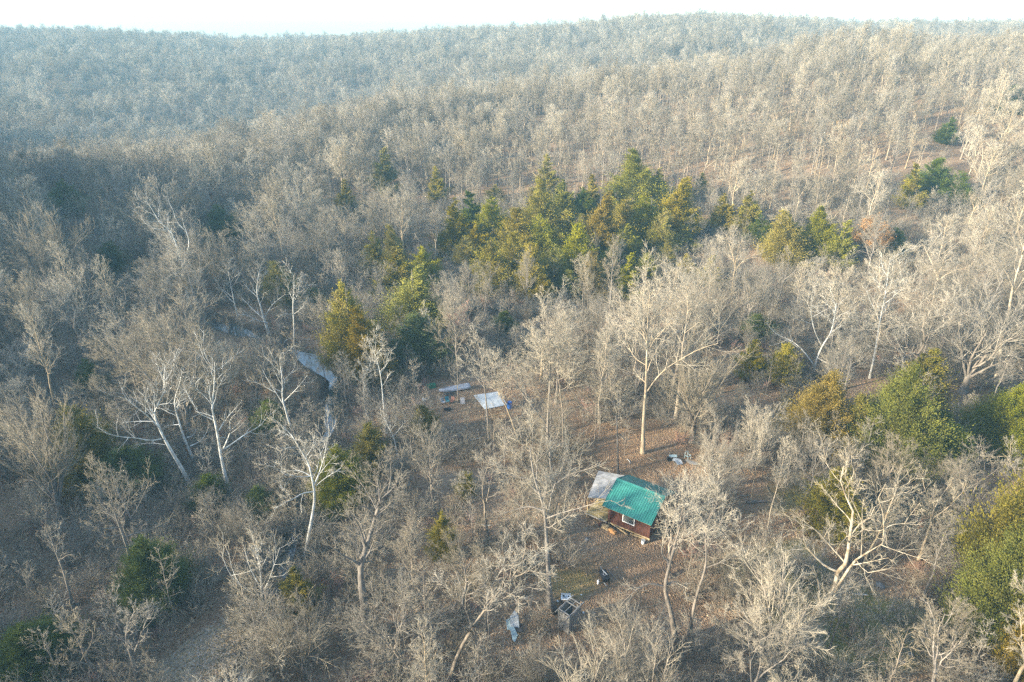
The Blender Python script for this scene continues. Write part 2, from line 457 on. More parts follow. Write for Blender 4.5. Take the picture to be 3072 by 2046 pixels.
def species(kind, seed, H=15.0, lod=0):
    """one bare tree standing at the origin: (trunk geometry, crown geometry)"""
    rg = np.random.default_rng(seed)
    rt = .008 if lod == 0 else .017
    k = 1.0 if lod == 0 else .85
    def n(v): return max(3, int(round(v * k)))
    if kind == 'spreading':
        tp, tr = trunk_curve(rg, H * .72, .021 * H, bend=.16)
        L1, R1 = children(rg, tp, tr, n(13), .34, .99, .62, .35, (50, 12), .09, .16, 8, .52, .28, .03)
        tw, _ = finish_crown(rg, L1, R1, n(9), n(8), 7 if lod == 0 else 4, rt=rt)
    elif kind == 'slender':
        tp, tr = trunk_curve(rg, H * .95, .013 * H, bend=.07)
        L1, R1 = children(rg, tp, tr, n(24), .46, .99, .29, .55, (38, 10), .14, .10, 7, .5, .28, .02)
        tw, _ = finish_crown(rg, L1, R1, n(7), n(6), 6 if lod == 0 else 4, a2=36, a3=36, up2=.12, up3=.1, rt=rt)
    elif kind == 'vase':
        tp, tr = trunk_curve(rg, H * .26, .026 * H, bend=.05, tip=.7)
        L1, R1 = children(rg, tp, tr, n(11), .45, 1, 2.7, .1, (27, 10), .05, .10, 8, .52, .22, .03)
        tw, _ = finish_crown(rg, L1, R1, n(10), n(8), 7 if lod == 0 else 4, a2=30, a3=30, a4=28, up2=.10, up3=.1, r2=.42, t2=.2, wig=.08, rt=rt)
    elif kind == 'oval':
        tp, tr = trunk_curve(rg, H * .86, .016 * H, bend=.08)
        L1, R1 = children(rg, tp, tr, n(20), .30, .99, .44, .50, (42, 10), .13, .12, 7, .55, .28, .025)
        tw, _ = finish_crown(rg, L1, R1, n(8), n(7), 7 if lod == 0 else 4, a2=38, a3=38, up2=.1, up3=.1, rt=rt)
    elif kind == 'forked':
        tp, tr = trunk_curve(rg, H * .45, .014 * H, bend=.12, tip=.6)
        L0, R0 = children(rg, tp, tr, 3, .8, 1, 1.05, 0, (24, 6), .05, .12, 9, .7, .2, .03)
        L1, R1 = children(rg, L0, R0, n(6), .2, .98, .50, .4, (46, 12), .12, .18, 7, .6, .28, .03)
        tw, _ = finish_crown(rg, np.concatenate([L1]), R1, n(7), n(8), 7 if lod == 0 else 4, rt=rt)
        t_ = merge([tubes(tp, tr, 8), tubes(L0, R0, 7), tubes(L1, R1, 5)])
        return t_, merge(tw)
    elif kind == 'crooked':
        tp, tr = trunk_curve(rg, H * .85, .018 * H, bend=.32)
        L1, R1 = children(rg, tp, tr, n(11), .35, .99, .55, .35, (54, 12), .14, .26, 9, .5, .2, .02)
        tw, _ = finish_crown(rg, L1, R1, n(8), n(7), 6 if lod == 0 else 4, wig=.22, rt=rt)
    elif kind == 'sapling':
        tp, tr = trunk_curve(rg, H * .95, .010 * H, bend=.08)
        L1, R1 = children(rg, tp, tr, 14, .25, .99, .30, .5, (42, 12), .14, .12, 5, .55, .3, .012)
        P2, R2 = children(rg, L1, R1, 6, .2, 1, .5, .4, (40, 12), .1, .1, 3, .6, .4, .012)
        P3, R3 = children(rg, P2, R2, 5, .2, 1, .55, .3, (40, 12), .1, .05, 2, .8, .4, .010)
        return merge([tubes(tp, tr, 6), tubes(L1, R1, 4)]), merge([tubes(P2, R2, 3), tubes(P3, R3, 3, cone=True)])
    elif kind == 'shrub':
        tp, tr = trunk_curve(rg, .35, .05, K=4, bend=.02, tip=.8)
        L1, R1 = children(rg, tp, tr, 11, .3, 1, 1, 0, (38, 14), .04, .13, 6, .5, .3, .012, lens=lambda t: H * rg.uniform(.6, 1.1, t.shape))
        P2, R2 = children(rg, L1, R1, 8, .15, 1, .5, .4, (36, 12), .08, .1, 4, .6, .4, .011)
        P3, R3 = children(rg, P2, R2, 6, .2, 1, .5, .3, (38, 12), .08, .05, 2, .8, .4, .010)
        return merge([tubes(tp, tr, 5), tubes(L1, R1, 4)]), merge([tubes(P2, R2, 3), tubes(P3, R3, 3, cone=True)])
    return merge([tubes(tp, tr, 9 if lod == 0 else 5), tubes(L1, R1, 5 if lod == 0 else 4)]), merge(tw)

def geo_mesh(name, g, mats, smooth=True, attrs=None):
    return mesh_np(name, g[0], g[1], g[2], mats, smooth, attrs)

def solid_pair(name, kind, seed, H, lod, m1, m2):
    """trunk and crown in one mesh with two materials, for the masses"""
    a, b = species(kind, seed, H, lod)
    V, Q, T = merge([a, b])
    me = mesh_np(name, V, Q, T, [m1, m2], True)
    qa = 0 if a[1] is None else len(a[1]); ta = 0 if a[2] is None else len(a[2])
    mi = np.ones(len(me.polygons), np.int32)
    nq = 0 if Q is None else len(Q)
    mi[:qa] = 0; mi[nq:nq + ta] = 0
    me.polygons.foreach_set("material_index", mi)
    return me

def scatter(name, pts, rotz, scl, pick, protos, label, tilt=None):
    """one object of kind stuff: prototype meshes instanced on its own points"""
    me = bpy.data.meshes.new(name)
    me.vertices.add(len(pts)); me.vertices.foreach_set("co", np.asarray(pts, np.float32).ravel())
    for nm, dt, v in (("turn", 'FLOAT', rotz), ("size", 'FLOAT', scl), ("pick", 'INT', pick)):
        a = me.attributes.new(nm, dt, 'POINT'); a.data.foreach_set("value", np.asarray(v, np.float32 if dt == 'FLOAT' else np.int32))
    if tilt is not None:
        a = me.attributes.new("tilt", 'FLOAT', 'POINT'); a.data.foreach_set("value", np.asarray(tilt, np.float32))
    o = link(name, me)
    c = bpy.data.collections.new(name + "_kinds")
    for k, pm in enumerate(protos):
        c.objects.link(bpy.data.objects.new("%s_kind_%02d" % (name, k), pm))
    g = bpy.data.node_groups.new(name + "_scatter", 'GeometryNodeTree')
    g.interface.new_socket("Geometry", in_out='INPUT', socket_type='NodeSocketGeometry')
    g.interface.new_socket("Geometry", in_out='OUTPUT', socket_type='NodeSocketGeometry')
    N = g.nodes; L = g.links
    gi, go = N.new("NodeGroupInput"), N.new("NodeGroupOutput")
    inst = N.new("GeometryNodeInstanceOnPoints"); inst.inputs["Pick Instance"].default_value = True
    ci = N.new("GeometryNodeCollectionInfo"); ci.inputs[0].default_value = c
    ci.inputs["Separate Children"].default_value = True; ci.inputs["Reset Children"].default_value = True
    def named(nm, dt):
        a = N.new("GeometryNodeInputNamedAttribute"); a.data_type = dt; a.inputs["Name"].default_value = nm
        return [s for s in a.outputs if s.enabled and s.name == "Attribute"][0]
    xyz = N.new("ShaderNodeCombineXYZ")
    L.new(named("turn", 'FLOAT'), xyz.inputs[2])
    if tilt is not None: L.new(named("tilt", 'FLOAT'), xyz.inputs[0])
    e2r = N.new("FunctionNodeEulerToRotation")
    L.new(xyz.outputs[0], e2r.inputs[0])
    L.new(gi.outputs[0], inst.inputs["Points"]); L.new(ci.outputs[0], inst.inputs["Instance"])
    L.new(named("pick", 'INT'), inst.inputs["Instance Index"]); L.new(e2r.outputs[0], inst.inputs["Rotation"])
    L.new(named("size", 'FLOAT'), inst.inputs["Scale"]); L.new(inst.outputs[0], go.inputs[0])
    md = o.modifiers.new("scatter", 'NODES'); md.node_group = g
    return tag(o, label, kind='stuff')

# ------------------------------------------------------------------ cabin and the things in the clearing
M['roof_green'] = material("green_painted_metal", (.020, .150, .122), (.042, .200, .165), .9, rough=.42, spec=.5)
M['roof_grey'] = material("weathered_grey_roofing", (.17, .168, .165), (.33, .325, .32), 1.6, rough=.85)
M['siding'] = material("dark_red_siding", (.062, .026, .018), (.105, .040, .026), 1.5, rough=.7, stretch=(4, 4, .4))
M['ply'] = material("yellow_plywood", (.25, .19, .075), (.38, .30, .14), 2.0, rough=.8)
M['wood'] = material("weathered_wood", (.16, .148, .132), (.33, .31, .28), 5.0, rough=.9, stretch=(3, 3, .4))
M['wood_tan'] = material("tan_lumber", (.25, .185, .10), (.42, .32, .19), 3.0, rough=.8)
M['wood_dark'] = material("dark_old_wood", (.06, .05, .045), (.15, .13, .115), 4.0, rough=.9)
M['white'] = material("white_paint", (.66, .66, .64), (.82, .82, .80), 2.0, rough=.45)
M['tin'] = material("pale_sheet_metal", (.22, .245, .26), (.37, .39, .405), 1.4, rough=.5, spec=.5)
M['tin_blue'] = material("grey_blue_sheet_metal", (.22, .31, .33), (.32, .42, .44), 1.5, rough=.5, spec=.5)
M['hull'] = material("dull_aluminium", (.28, .29, .32), (.46, .47, .50), 1.0, rough=.45, metal=.3)
M['blue'] = material("blue_plastic", (.012, .10, .40), (.03, .16, .52), 2.0, rough=.4, spec=.5)
M['green_p'] = material("green_plastic", (.02, .13, .07), (.04, .19, .10), 2.0, rough=.5)
M['teal'] = material("turquoise_fabric", (.05, .19, .22), (.09, .26, .29), 3.0)
M['red'] = material("faded_red", (.13, .065, .052), (.20, .10, .08), 3.0)
M['orange'] = material("bright_cut_wood", (.36, .18, .07), (.48, .28, .12), 3.0)
M['black'] = material("sooty_black", (.010, .010, .011), (.035, .035, .037), 3.0, rough=.7)
M['stone'] = material("grey_stone", (.13, .13, .13), (.26, .26, .255), 2.5, vary=.25)
gl = bpy.data.materials.new("window_glass"); gl.use_nodes = True
p = gl.node_tree.nodes["Principled BSDF"]
p.inputs["Base Color"].default_value = (.9, .95, .93, 1); p.inputs["Roughness"].default_value = .03; p.inputs["Transmission Weight"].default_value = .9; p.inputs["IOR"].default_value = 1.3
M['glass'] = gl
M['curtain'] = material("olive_curtain", (.10, .12, .075), (.26, .27, .18), 4, stretch=(6, 1, .2))

def rot3(rx=0, ry=0, rz=0):
    cx, sx, cy_, sy, cz_, sz = math.cos(rx), math.sin(rx), math.cos(ry), math.sin(ry), math.cos(rz), math.sin(rz)
    X = np.array([[1, 0, 0], [0, cx, -sx], [0, sx, cx]]); Y = np.array([[cy_, 0, sy], [0, 1, 0], [-sy, 0, cy_]]); Z = np.array([[cz_, -sz, 0], [sz, cz_, 0], [0, 0, 1]])
    return Z @ Y @ X

class MB:
    def __init__(s): s.V, s.F = [], []
    def add(s, V, F):
        o = len(s.V); s.V += [tuple(v) for v in V]; s.F += [tuple(i + o for i in f) for f in F]; return s
    def box(s, c, d, r=(0, 0, 0)):
        R = rot3(*r); h = np.array(d) / 2
        V = [R @ (np.array([x, y, z]) * h) + np.array(c) for x in (-1, 1) for y in (-1, 1) for z in (-1, 1)]
        return s.add(V, [(0, 1, 3, 2), (4, 6, 7, 5), (0, 4, 5, 1), (2, 3, 7, 6), (0, 2, 6, 4), (1, 5, 7, 3)])
    def bar(s, a, b, w, h=None):
        a, b = np.array(a, float), np.array(b, float); h = h or w
        t = nrm(b - a); up = np.array([0, 0, 1.0]) if abs(t[2]) < .95 else np.array([1.0, 0, 0])
        u = nrm(np.cross(t, up)); v = np.cross(u, t)
        V = [p + u * x * w / 2 + v * y * h / 2 for p in (a, b) for x, y in ((-1, -1), (1, -1), (1, 1), (-1, 1))]
        return s.add(V, [(0, 1, 5, 4), (1, 2, 6, 5), (2, 3, 7, 6), (3, 0, 4, 7), (3, 2, 1, 0), (4, 5, 6, 7)])
    def cyl(s, a, b, r0, r1=None, n=12, cap=True):
        a, b = np.array(a, float), np.array(b, float); r1 = r0 if r1 is None else r1
        t = nrm(b - a)[None]; u, v = perp_frame(t); u, v = u[0], v[0]
        V = [p + (u * math.cos(k * 2 * math.pi / n) + v * math.sin(k * 2 * math.pi / n)) * r for p, r in ((a, r0), (b, r1)) for k in range(n)]
        F = [(k, (k + 1) % n, n + (k + 1) % n, n + k) for k in range(n)]
        if cap: F += [tuple(range(n - 1, -1, -1)), tuple(range(n, 2 * n))]
        return s.add(V, F)
    def prism(s, pts, z0, z1):
        """outline pts (x,y) or (x,y,z) given thickness from z0 to z1"""
        P = [(*q, 0) if len(q) == 2 else q for q in pts]; n = len(P)
        V = [(x, y, z + z0) for x, y, z in P] + [(x, y, z + z1) for x, y, z in P]
        return s.add(V, [tuple(range(n - 1, -1, -1)), tuple(range(n, 2 * n))] + [(k, (k + 1) % n, n + (k + 1) % n, n + k) for k in range(n)])
    def mesh(s, name, mats):
        me = bpy.data.meshes.new(name); me.from_pydata(s.V, [], s.F)
        for m in mats: me.materials.append(m)
        bm = bmesh.new(); bm.from_mesh(me); bmesh.ops.recalc_face_normals(bm, faces=bm.faces); bm.to_mesh(me); bm.free()
        return me
    def build(s, name, mat, parent=None, loc=None, rz=0):
        o = link(name, s.mesh(name, [M[mat]]), parent)
        if loc is not None: o.location = loc; o.rotation_euler = (0, 0, rz)
        return o

CX0, CY0, CYAW = 12.45, 53.82, -.602
cz0 = gz(CX0, CY0)
cab = empty("cabin", (CX0, CY0, cz0 - .05), CYAW)
tag(cab, "small dark red cabin on posts with a ribbed green metal roof", "cabin")
EZ, RZ, HS, HL = 2.78, 4.15, 3.0, 2.51            # eave height, ridge height, half span, half length
FZ, WY, WX = .55, 2.2, 2.2
slope = math.atan2(RZ - EZ, HS)
def roof_z(y): return RZ - (RZ - EZ) * abs(y) / HS
# front wall in boards, cut round the window
WIN = (-.66, .60, 1.27, 2.24)
def board_wall(y, x0, x1, opening=None):
    n = int(round((x1 - x0) / .29)); w = (x1 - x0) / n
    wall = link("wall", MB().box(((x0 + x1) / 2, y + (.05 if y < 0 else -.05), (FZ + roof_z(y)) / 2 - .06), (x1 - x0 - .02, .03, roof_z(y) - FZ - .14)).mesh("wall", [M['siding']]), cab) if not opening else empty_part("wall", cab)
    for k in range(n):
        a, b = x0 + k * w, x0 + (k + 1) * w - .012
        segs = [(FZ - .04, roof_z(y) - .06)]
        if opening and b > opening[0] and a < opening[1]: segs = [(FZ - .04, opening[2]), (opening[3], roof_z(y) - .06)]
        for s0, s1 in segs:
            MB().box(((a + b) / 2, y + .004 * ((k * 7) % 3), (s0 + s1) / 2), (b - a, .035, s1 - s0)).build("siding_board", 'siding', wall)
def empty_part(name, parent):
    """backing of the wall: four pieces round the opening in one mesh"""
    m = MB(); y = -WY + .05; top = roof_z(WY) - .09
    m.box(((-WX + WIN[0]) / 2, y, (FZ + top) / 2), (WIN[0] + WX - .02, .03, top - FZ)); m.box(((WX + WIN[1]) / 2, y, (FZ + top) / 2), (WX - WIN[1] - .02, .03, top - FZ))
    m.box(((WIN[0] + WIN[1]) / 2, y, (FZ + WIN[2]) / 2), (WIN[1] - WIN[0], .03, WIN[2] - FZ)); m.box(((WIN[0] + WIN[1]) / 2, y, (WIN[3] + top) / 2), (WIN[1] - WIN[0], .03, top - WIN[3]))
    return m.build("wall", 'siding', parent)
board_wall(-WY, -WX, WX, WIN)
board_wall(WY, -WX, WX)
for sx in (-1, 1):                                # gable ends
    MB().prism([(0, 0)] * 0 or [(0, -WY + .03), (0, WY - .03), (0, 0)], 0, 0) if False else None
    m = MB(); x = sx * (WX - .03)
    ring = [(-WY + .04, FZ), (WY - .04, FZ), (WY - .04, roof_z(WY) - .07), (0, RZ - .07), (-WY + .04, roof_z(WY) - .07)]
    V = [(x - .03, a, b) for a, b in ring] + [(x + .03, a, b) for a, b in ring]
    m.add(V, [(4, 3, 2, 1, 0), (5, 6, 7, 8, 9)] + [(k, (k + 1) % 5, 5 + (k + 1) % 5, 5 + k) for k in range(5)])
    m.build("wall", 'siding', cab)
wf = MB()
wx0, wx1, wz0, wz1 = WIN
t_ = .075
wf.box(((wx0 + wx1) / 2, -WY - .02, wz0 + t_ / 2), (wx1 - wx0 + .02, .09, t_)).box(((wx0 + wx1) / 2, -WY - .02, wz1 - t_ / 2), (wx1 - wx0 + .02, .09, t_))
wf.box((wx0 + t_ / 2, -WY - .02, (wz0 + wz1) / 2), (t_, .09, wz1 - wz0 - 2 * t_)).box((wx1 - t_ / 2, -WY - .02, (wz0 + wz1) / 2), (t_, .09, wz1 - wz0 - 2 * t_))
win = wf.build("window", 'white', cab)
MB().box(((wx0 + wx1) / 2, -WY - .005, (wz0 + wz1) / 2), (wx1 - wx0 - 2 * t_, .012, wz1 - wz0 - 2 * t_)).build("pane", 'glass', win)
cv, cf = [], []
nn = 41
for k in range(nn):
    x = wx0 + .04 + (wx1 - wx0 - .08) * k / (nn - 1); y = -WY + .12 + .025 * math.sin(k * 1.5)
    cv += [(x, y, wz0), (x, y, wz1)]
cf = [(2 * k, 2 * k + 2, 2 * k + 3, 2 * k + 1) for k in range(nn - 1)]
MB().add(cv, cf).build("curtain", 'curtain', win)
# roof: ribbed sheets side by side, ridge cap, eave trim
roof = MB().box((0, 0, FZ + .02), (2 * WX - .1, 2 * WY - .1, .08)).build("floor", 'wood_tan', cab)
rf_ = MB()
for s in (-1, 1):
    L_ = math.hypot(HS, RZ - EZ)
    rf_.box((0, s * HS / 2, (RZ + EZ) / 2 - .055), (2 * HL - .06, L_ - .02, .05), (-s * slope, 0, 0))
roof = rf_.build("roof", 'wood_tan', cab)
nsh = 7; sw = 2 * HL / nsh
def sheet_profile(w):
    pts = []; x = 0
    nr = 3; pitch = w / nr
    for k in range(nr):
        a = k * pitch
        pts += [(a, .0), (a + pitch * .36, .0), (a + pitch * .43, .034), (a + pitch * .57, .034), (a + pitch * .64, .0)]
    pts.append((w - .006, 0))
    return pts
prof = sheet_profile(sw)
for s in (-1, 1):
    for k in range(nsh):
        x0 = -HL + k * sw
        up, dn = (0, RZ + .0), (s * (HS + .02), EZ - .01)
        nv = np.array([0, s * math.sin(slope), math.cos(slope)])
        V = []
        for (yy, zz) in (up, dn):
            for a, h in prof: V.append(np.array([x0 + a, yy, zz]) + nv * (h + .002 * (k % 2)))
        for (yy, zz) in (up, dn):
            for a, h in prof: V.append(np.array([x0 + a, yy, zz]) + nv * (h - .012))
        n_ = len(prof)
        F = [(i, i + 1, n_ + i + 1, n_ + i) for i in range(n_ - 1)] + [(2 * n_ + i, 3 * n_ + i, 3 * n_ + i + 1, 2 * n_ + i + 1) for i in range(n_ - 1)] + [(n_ + i, n_ + i + 1, 3 * n_ + i + 1, 3 * n_ + i) for i in range(n_ - 1)]
        MB().add(V, F).build("roof_sheet", 'roof_green', roof)
cp = MB()
for s in (-1, 1):
    cp.box((0, s * .115, RZ + .02 - .115 * math.tan(slope) + .035), (2 * HL + .03, .25, .014), (-s * slope, 0, 0))
cp.build("ridge_cap", 'roof_green', roof)
for sx in (-1, 1):
    for s in (-1, 1):
        MB().bar((sx * (HL + .02), 0, RZ - .01), (sx * (HL + .02), s * HS, EZ - .01), .03, .13).build("rake_trim", 'roof_green', roof)
# posts and sill beams under the floor
for x in (-2.1, -.75, .75, 2.1):
    for y in (-2.05, 0, 2.05):
        MB().box((x, y, .18), (.2, .2, .62)).build("pier", 'wood_tan', cab)
for y in (-2.12, 2.12):
    MB().box((0, y, FZ - .13), (2 * WX + .05, .12, .17)).build("sill_beam", 'wood_tan', cab)
MB().bar((-1.7, -2.26, .47), (.1, -2.45, .12), .07, .12).build("brace", 'wood_tan', cab)
MB().bar((.3, -2.3, .22), (1.9, -2.28, .33), .08, .12).build("brace", 'wood_tan', cab)
# porch
pts = [(-5.75, 2.35, 2.36), (-4.45, -2.35, 2.50), (-2.42, -1.75, 2.86), (-2.42, 2.6, 2.86)]
A = np.array(pts)
pr = MB().prism([tuple(a) for a in A], -.06, -.015).build("porch_roof", 'wood', cab)
for k in range(4):
    f0, f1 = k / 4, (k + 1) / 4 - .006
    q = [A[1] * (1 - f) + A[0] * f for f in (f0, f1)] + [A[2] * (1 - f) + A[3] * f for f in (f1, f0)]
    MB().prism([tuple(a + np.array([0, 0, .008 * (k % 2)])) for a in q], 0, .02).build("roofing_strip", 'roof_grey', pr)
deck = MB()
for y in (-2.2, 0, 2.1): deck.box((-3.45, y, FZ - .14), (2.3, .09, .17))
deck = deck.build("porch", 'wood', cab)
for k in range(15):
    y = -2.17 + k * .295
    MB().box((-3.43, y, FZ - .03 + .004 * (k % 3)), (2.36, .28, .04)).build("deck_plank", 'ply', deck)
MB().box((-3.43, -2.34, FZ - .08), (2.40, .05, .16)).build("rim_board", 'wood', deck)
for (x, y, zt) in ((-4.5, -2.15, 2.42), (-4.5, 2.1, 2.5), (-4.45, 0, 2.45)):
    MB().box((x, y, (zt - .1) / 2), (.1, .1, zt + .1)).build("porch_post", 'wood_tan', cab)
MB().box((-2.262, -.15, 1.45), (.05, .9, 1.75)).build("door", 'ply', cab)

def cabl(x, y):
    c, s = math.cos(CYAW), math.sin(CYAW)
    return CX0 + x * c - y * s, CY0 + x * s + y * c
def small(name, mb, mat, x, y, rz, label, cat, dz=0):
    o = mb.build(name, mat, None, (x, y, gz(x, y) + dz), rz)
    return tag(o, label, cat)
x, y = cabl(-2.15, -2.75)
small("timber_block", MB().box((0, 0, .17), (.75, .34, .36)).box((.1, .03, .37), (.5, .27, .05)), 'wood_tan', x, y, CYAW - .1, "pale sawn timber block on the ground at the cabin's left front corner", "timber")
x, y = cabl(-1.35, -2.85)
small("timber_block", MB().box((0, 0, .15), (.85, .3, .32), (0, .03, 0)).box((-.1, 0, .33), (.5, .22, .05)), 'orange', x, y, CYAW - .25, "orange-brown timber block lying beside the pale one before the cabin", "timber")
x, y = cabl(-2.75, -2.75)
small("fuel_can", MB().box((0, 0, .2), (.3, .2, .38)).cyl((.08, 0, .38), (.13, 0, .5), .035, n=8).box((-.03, 0, .43), (.14, .03, .03)).box((-.09, 0, .4), (.03, .03, .05)), 'red', x, y, .4, "small faded red can beside the cabin's left front corner", "can")
x, y = cabl(1.75, -2.55)
bk = empty("bucket", (x, y, gz(x, y)), 0); tag(bk, "white bucket under the right end of the cabin's front wall", "bucket")
MB().cyl((0, 0, 0), (0, 0, .38), .15, .19, n=16).build("pail", 'white', bk)
MB().cyl((0, 0, .38), (0, 0, .42), .205, .205, n=16).build("lid", 'tin', bk)

# outhouse without its roof
ox, oy, oyaw = 4.70, 41.15, -.735
oh = empty("outhouse", (ox, oy, gz(ox, oy) - .03), oyaw)
tag(oh, "roofless grey plank outhouse with an open rafter frame on top", "outhouse")
hx, hy, hz = .56, .78, 2.0
ro = np.random.default_rng(5)
def planks(p0, p1, top, skip=()):
    p0, p1 = np.array(p0), np.array(p1); L_ = np.linalg.norm(p1 - p0); n = int(round(L_ / .145)); d = (p1 - p0) / L_
    ang = math.atan2(d[1], d[0])
    for k in range(n):
        if k in skip: continue
        c = p0 + d * (k + .5) * L_ / n; t = top - ro.uniform(0, .10)
        MB().box((c[0], c[1], t / 2), (L_ / n - .014, .022, t), (ro.normal(0, .008), 0, ang)).build("plank", 'wood', oh)
planks((-hx, -hy), (hx, -hy), 1.93); planks((hx, -hy), (hx, hy), 1.88); planks((-hx, -hy), (-hx, hy), 1.93); planks((-hx, hy), (hx, hy), 1.85, skip=(2, 3, 4))
for x in (-hx, hx): MB().bar((x, -hy - .42, hz), (x, hy + .42, hz + .02), .07, .09).build("rafter", 'wood', oh)
MB().bar((0, -hy, hz + .01), (0, hy, hz + .02), .06, .05).build("rafter", 'wood', oh)
for y in (-hy, .28, hy): MB().bar((-hx, y, hz + .07), (hx, y, hz + .07), .075, .05).build("purlin", 'wood', oh)
for x in (-hx + .05, hx - .05):
    for y in (-hy + .05, hy - .05): MB().box((x, y, .97), (.08, .08, 1.94)).build("post", 'wood', oh)
MB().bar((hx + .03, -hy, 1.25), (hx + .03, hy, 1.6), .03, .09).build("brace", 'wood', oh)
MB().box((-.1, .38, .24), (.8, .55, .46)).build("bench", 'wood_dark', oh)
x, y = 4.60, 43.5
st = empty("stove", (x, y, gz(x, y)), -.05); tag(st, "old white stove top with dark burner holes behind the outhouse", "stove")
MB().box((0, 0, .28), (.80, .52, .56)).build("body", 'wood_dark', st)
MB().box((0, 0, .58), (.84, .56, .04)).build("stove_top", 'white', st)
for a, b, r in ((-.2, .12, .10), (-.24, -.12, .06), (.22, .1, .08)): MB().cyl((a, b, .601), (a, b, .612), r, n=14).build("burner", 'black', st)
MB().cyl((-.02, -.05, .601), (-.02, -.05, .615), .15, n=18).build("burner_plate", 'tin', st)
MB().box((0, .27, .68), (.84, .03, .16)).build("back_guard", 'white', st)
x, y = 3.55, 42.35
small("scrap_drum", MB().cyl((0, 0, .02), (.0, 0, .62), .27, .25, n=14).cyl((0, 0, .2), (0, 0, .23), .285, n=14).cyl((0, 0, .42), (0, 0, .45), .28, n=14), 'black', x, y, 0, "black rusty drum standing between the grey tree trunk and the outhouse", "drum")
for k, (px_, py_, w) in enumerate(((1744, 1786, .14), (1750, 1841, .2), (1673, 1805, .24))):
    q = unproject(px_, py_)
    small("litter_scrap", MB().box((0, 0, .03), (w, w * .6, .05), (.1, .08, 0)).box((w * .2, 0, .06), (w * .5, w * .4, .03), (.2, -.1, .3)), 'white', q[0], q[1], k, ["small white scrap on the leaves up right of the outhouse", "round white scrap on the leaves right of the outhouse", "white scrap on top of the litter left of the outhouse"][k], "litter")

# sheet metal heap left of the outhouse
def corrugated(w, l, pitch, amp, bend=0.0, seed=0, cut=0.0):
    n = int(w / pitch * 4); m = 9; r = np.random.default_rng(seed)
    V, F = [], []
    for j in range(m):
        for i in range(n + 1):
            u = i / n; v = j / (m - 1)
            ll = l * (1 - cut * abs(u - .55) * 1.6)
            V.append((w * (u - .5), ll * v - l / 2, amp * math.sin(i * math.pi / 2) + bend * math.sin(v * 3.1) + .02 * math.sin(5 * u + 4 * v)))
    k = len(V)
    V += [(a, b, c - .012) for a, b, c in V]
    for j in range(m - 1):
        for i in range(n):
            a = j * (n + 1) + i
            F += [(a, a + 1, a + n + 2, a + n + 1), (k + a, k + a + n + 1, k + a + n + 2, k + a + 1)]
    return MB().add(V, F)
def sheet(x, y, w, l, rz, mat, label, dz=.25, bend=.05, tilt=(0, 0), seed=0, cut=0.0, pitch=.09):
    o = corrugated(w, l, pitch, .012, bend, seed, cut).build("metal_sheet", mat, None, (x, y, gz(x, y) + dz))
    o.rotation_euler = (tilt[0], tilt[1], rz)
    return tag(o, label, "metal sheet", None)
sheet(.20, 41.2, .72, 1.75, .03, 'tin', "white torn metal sheet, upper one of the scrap left of the outhouse", .34, .10, (.25, 0), 1, .35)
sheet(-.28, 40.9, .34, 1.0, .1, 'tin_blue', "narrow grey-blue metal strip under the left edge of the white torn sheet", .2, .04, (.12, -.2), 2)
o_ = MB().prism([(-.22, .75), (.12, .78), (.42, .05), (.16, -.55), (-.02, -.35)], 0, .015).build("metal_sheet", 'tin_blue', None, (.05, 39.75, gz(.05, 39.75) + .24)); o_.rotation_euler = (.22, .06, .05)
tag(o_, "pointed grey-blue metal plate below the white torn sheet", "metal sheet")
x, y = .42, 40.6
small("rotten_box", MB().box((0, 0, .12), (.62, .9, .22), (.06, .1, .3)).box((.28, .3, .25), (.10, .8, .03), (.1, .3, .5)).box((-.2, -.4, .22), (.5, .08, .03), (0, .2, .3)), 'wood_dark', x, y, 0, "dark broken box under the white torn metal sheet", "box")

# burnt heap in the yard: a rusted grill with pipes laid over it
q = unproject(1812, 1742)
gr = empty("grill", (q[0], q[1], gz(q[0], q[1])), .2); tag(gr, "rusted black grill with pale pipes across it in the yard before the cabin", "grill")
g1 = MB().box((0, 0, .42), (.62, 1.15, .30)).box((0, 0, .60), (.66, 1.2, .05))
for sx in (-1, 1):
    for sy in (-1, 1): g1.bar((sx * .24, sy * .45, .3), (sx * .30, sy * .58, 0), .05)
g1.build("body", 'black', gr)
MB().cyl((-.12, .9, .70), (.05, .15, .68), .03, n=8).build("pipe", 'tin', gr)
MB().cyl((.0, .45, .69), (.22, -.15, .66), .032, n=8).build("pipe", 'tin', gr)
MB().cyl((-.22, -.45, .2), (-.04, -.85, .05), .04, n=8).build("pipe", 'tin', gr)
rg_ = MB()
for k in range(14):
    a, b = k * math.pi / 7, (k + 1) * math.pi / 7
    rg_.bar((.02 + .15 * math.cos(a), .02 + .15 * math.sin(a), .64), (.02 + .15 * math.cos(b), .02 + .15 * math.sin(b), .64), .035)
rg_.build("ring", 'hull', gr)
q = unproject(1794, 1752)
small("canister", MB().cyl((0, 0, .02), (0, 0, .34), .11, n=12).cyl((0, 0, .34), (0, 0, .40), .11, .05, n=12).cyl((0, 0, .4), (0, 0, .46), .045, n=8), 'white', q[0], q[1], 0, "white canister standing left of the rusted grill", "canister")
q = unproject(1838, 1730)
small("pole", MB().cyl((-.45, .8, .05), (.25, -.65, .07), .025, n=7), 'wood', q[0], q[1], .0, "thin pale pole lying right of the rusted grill", "pole")

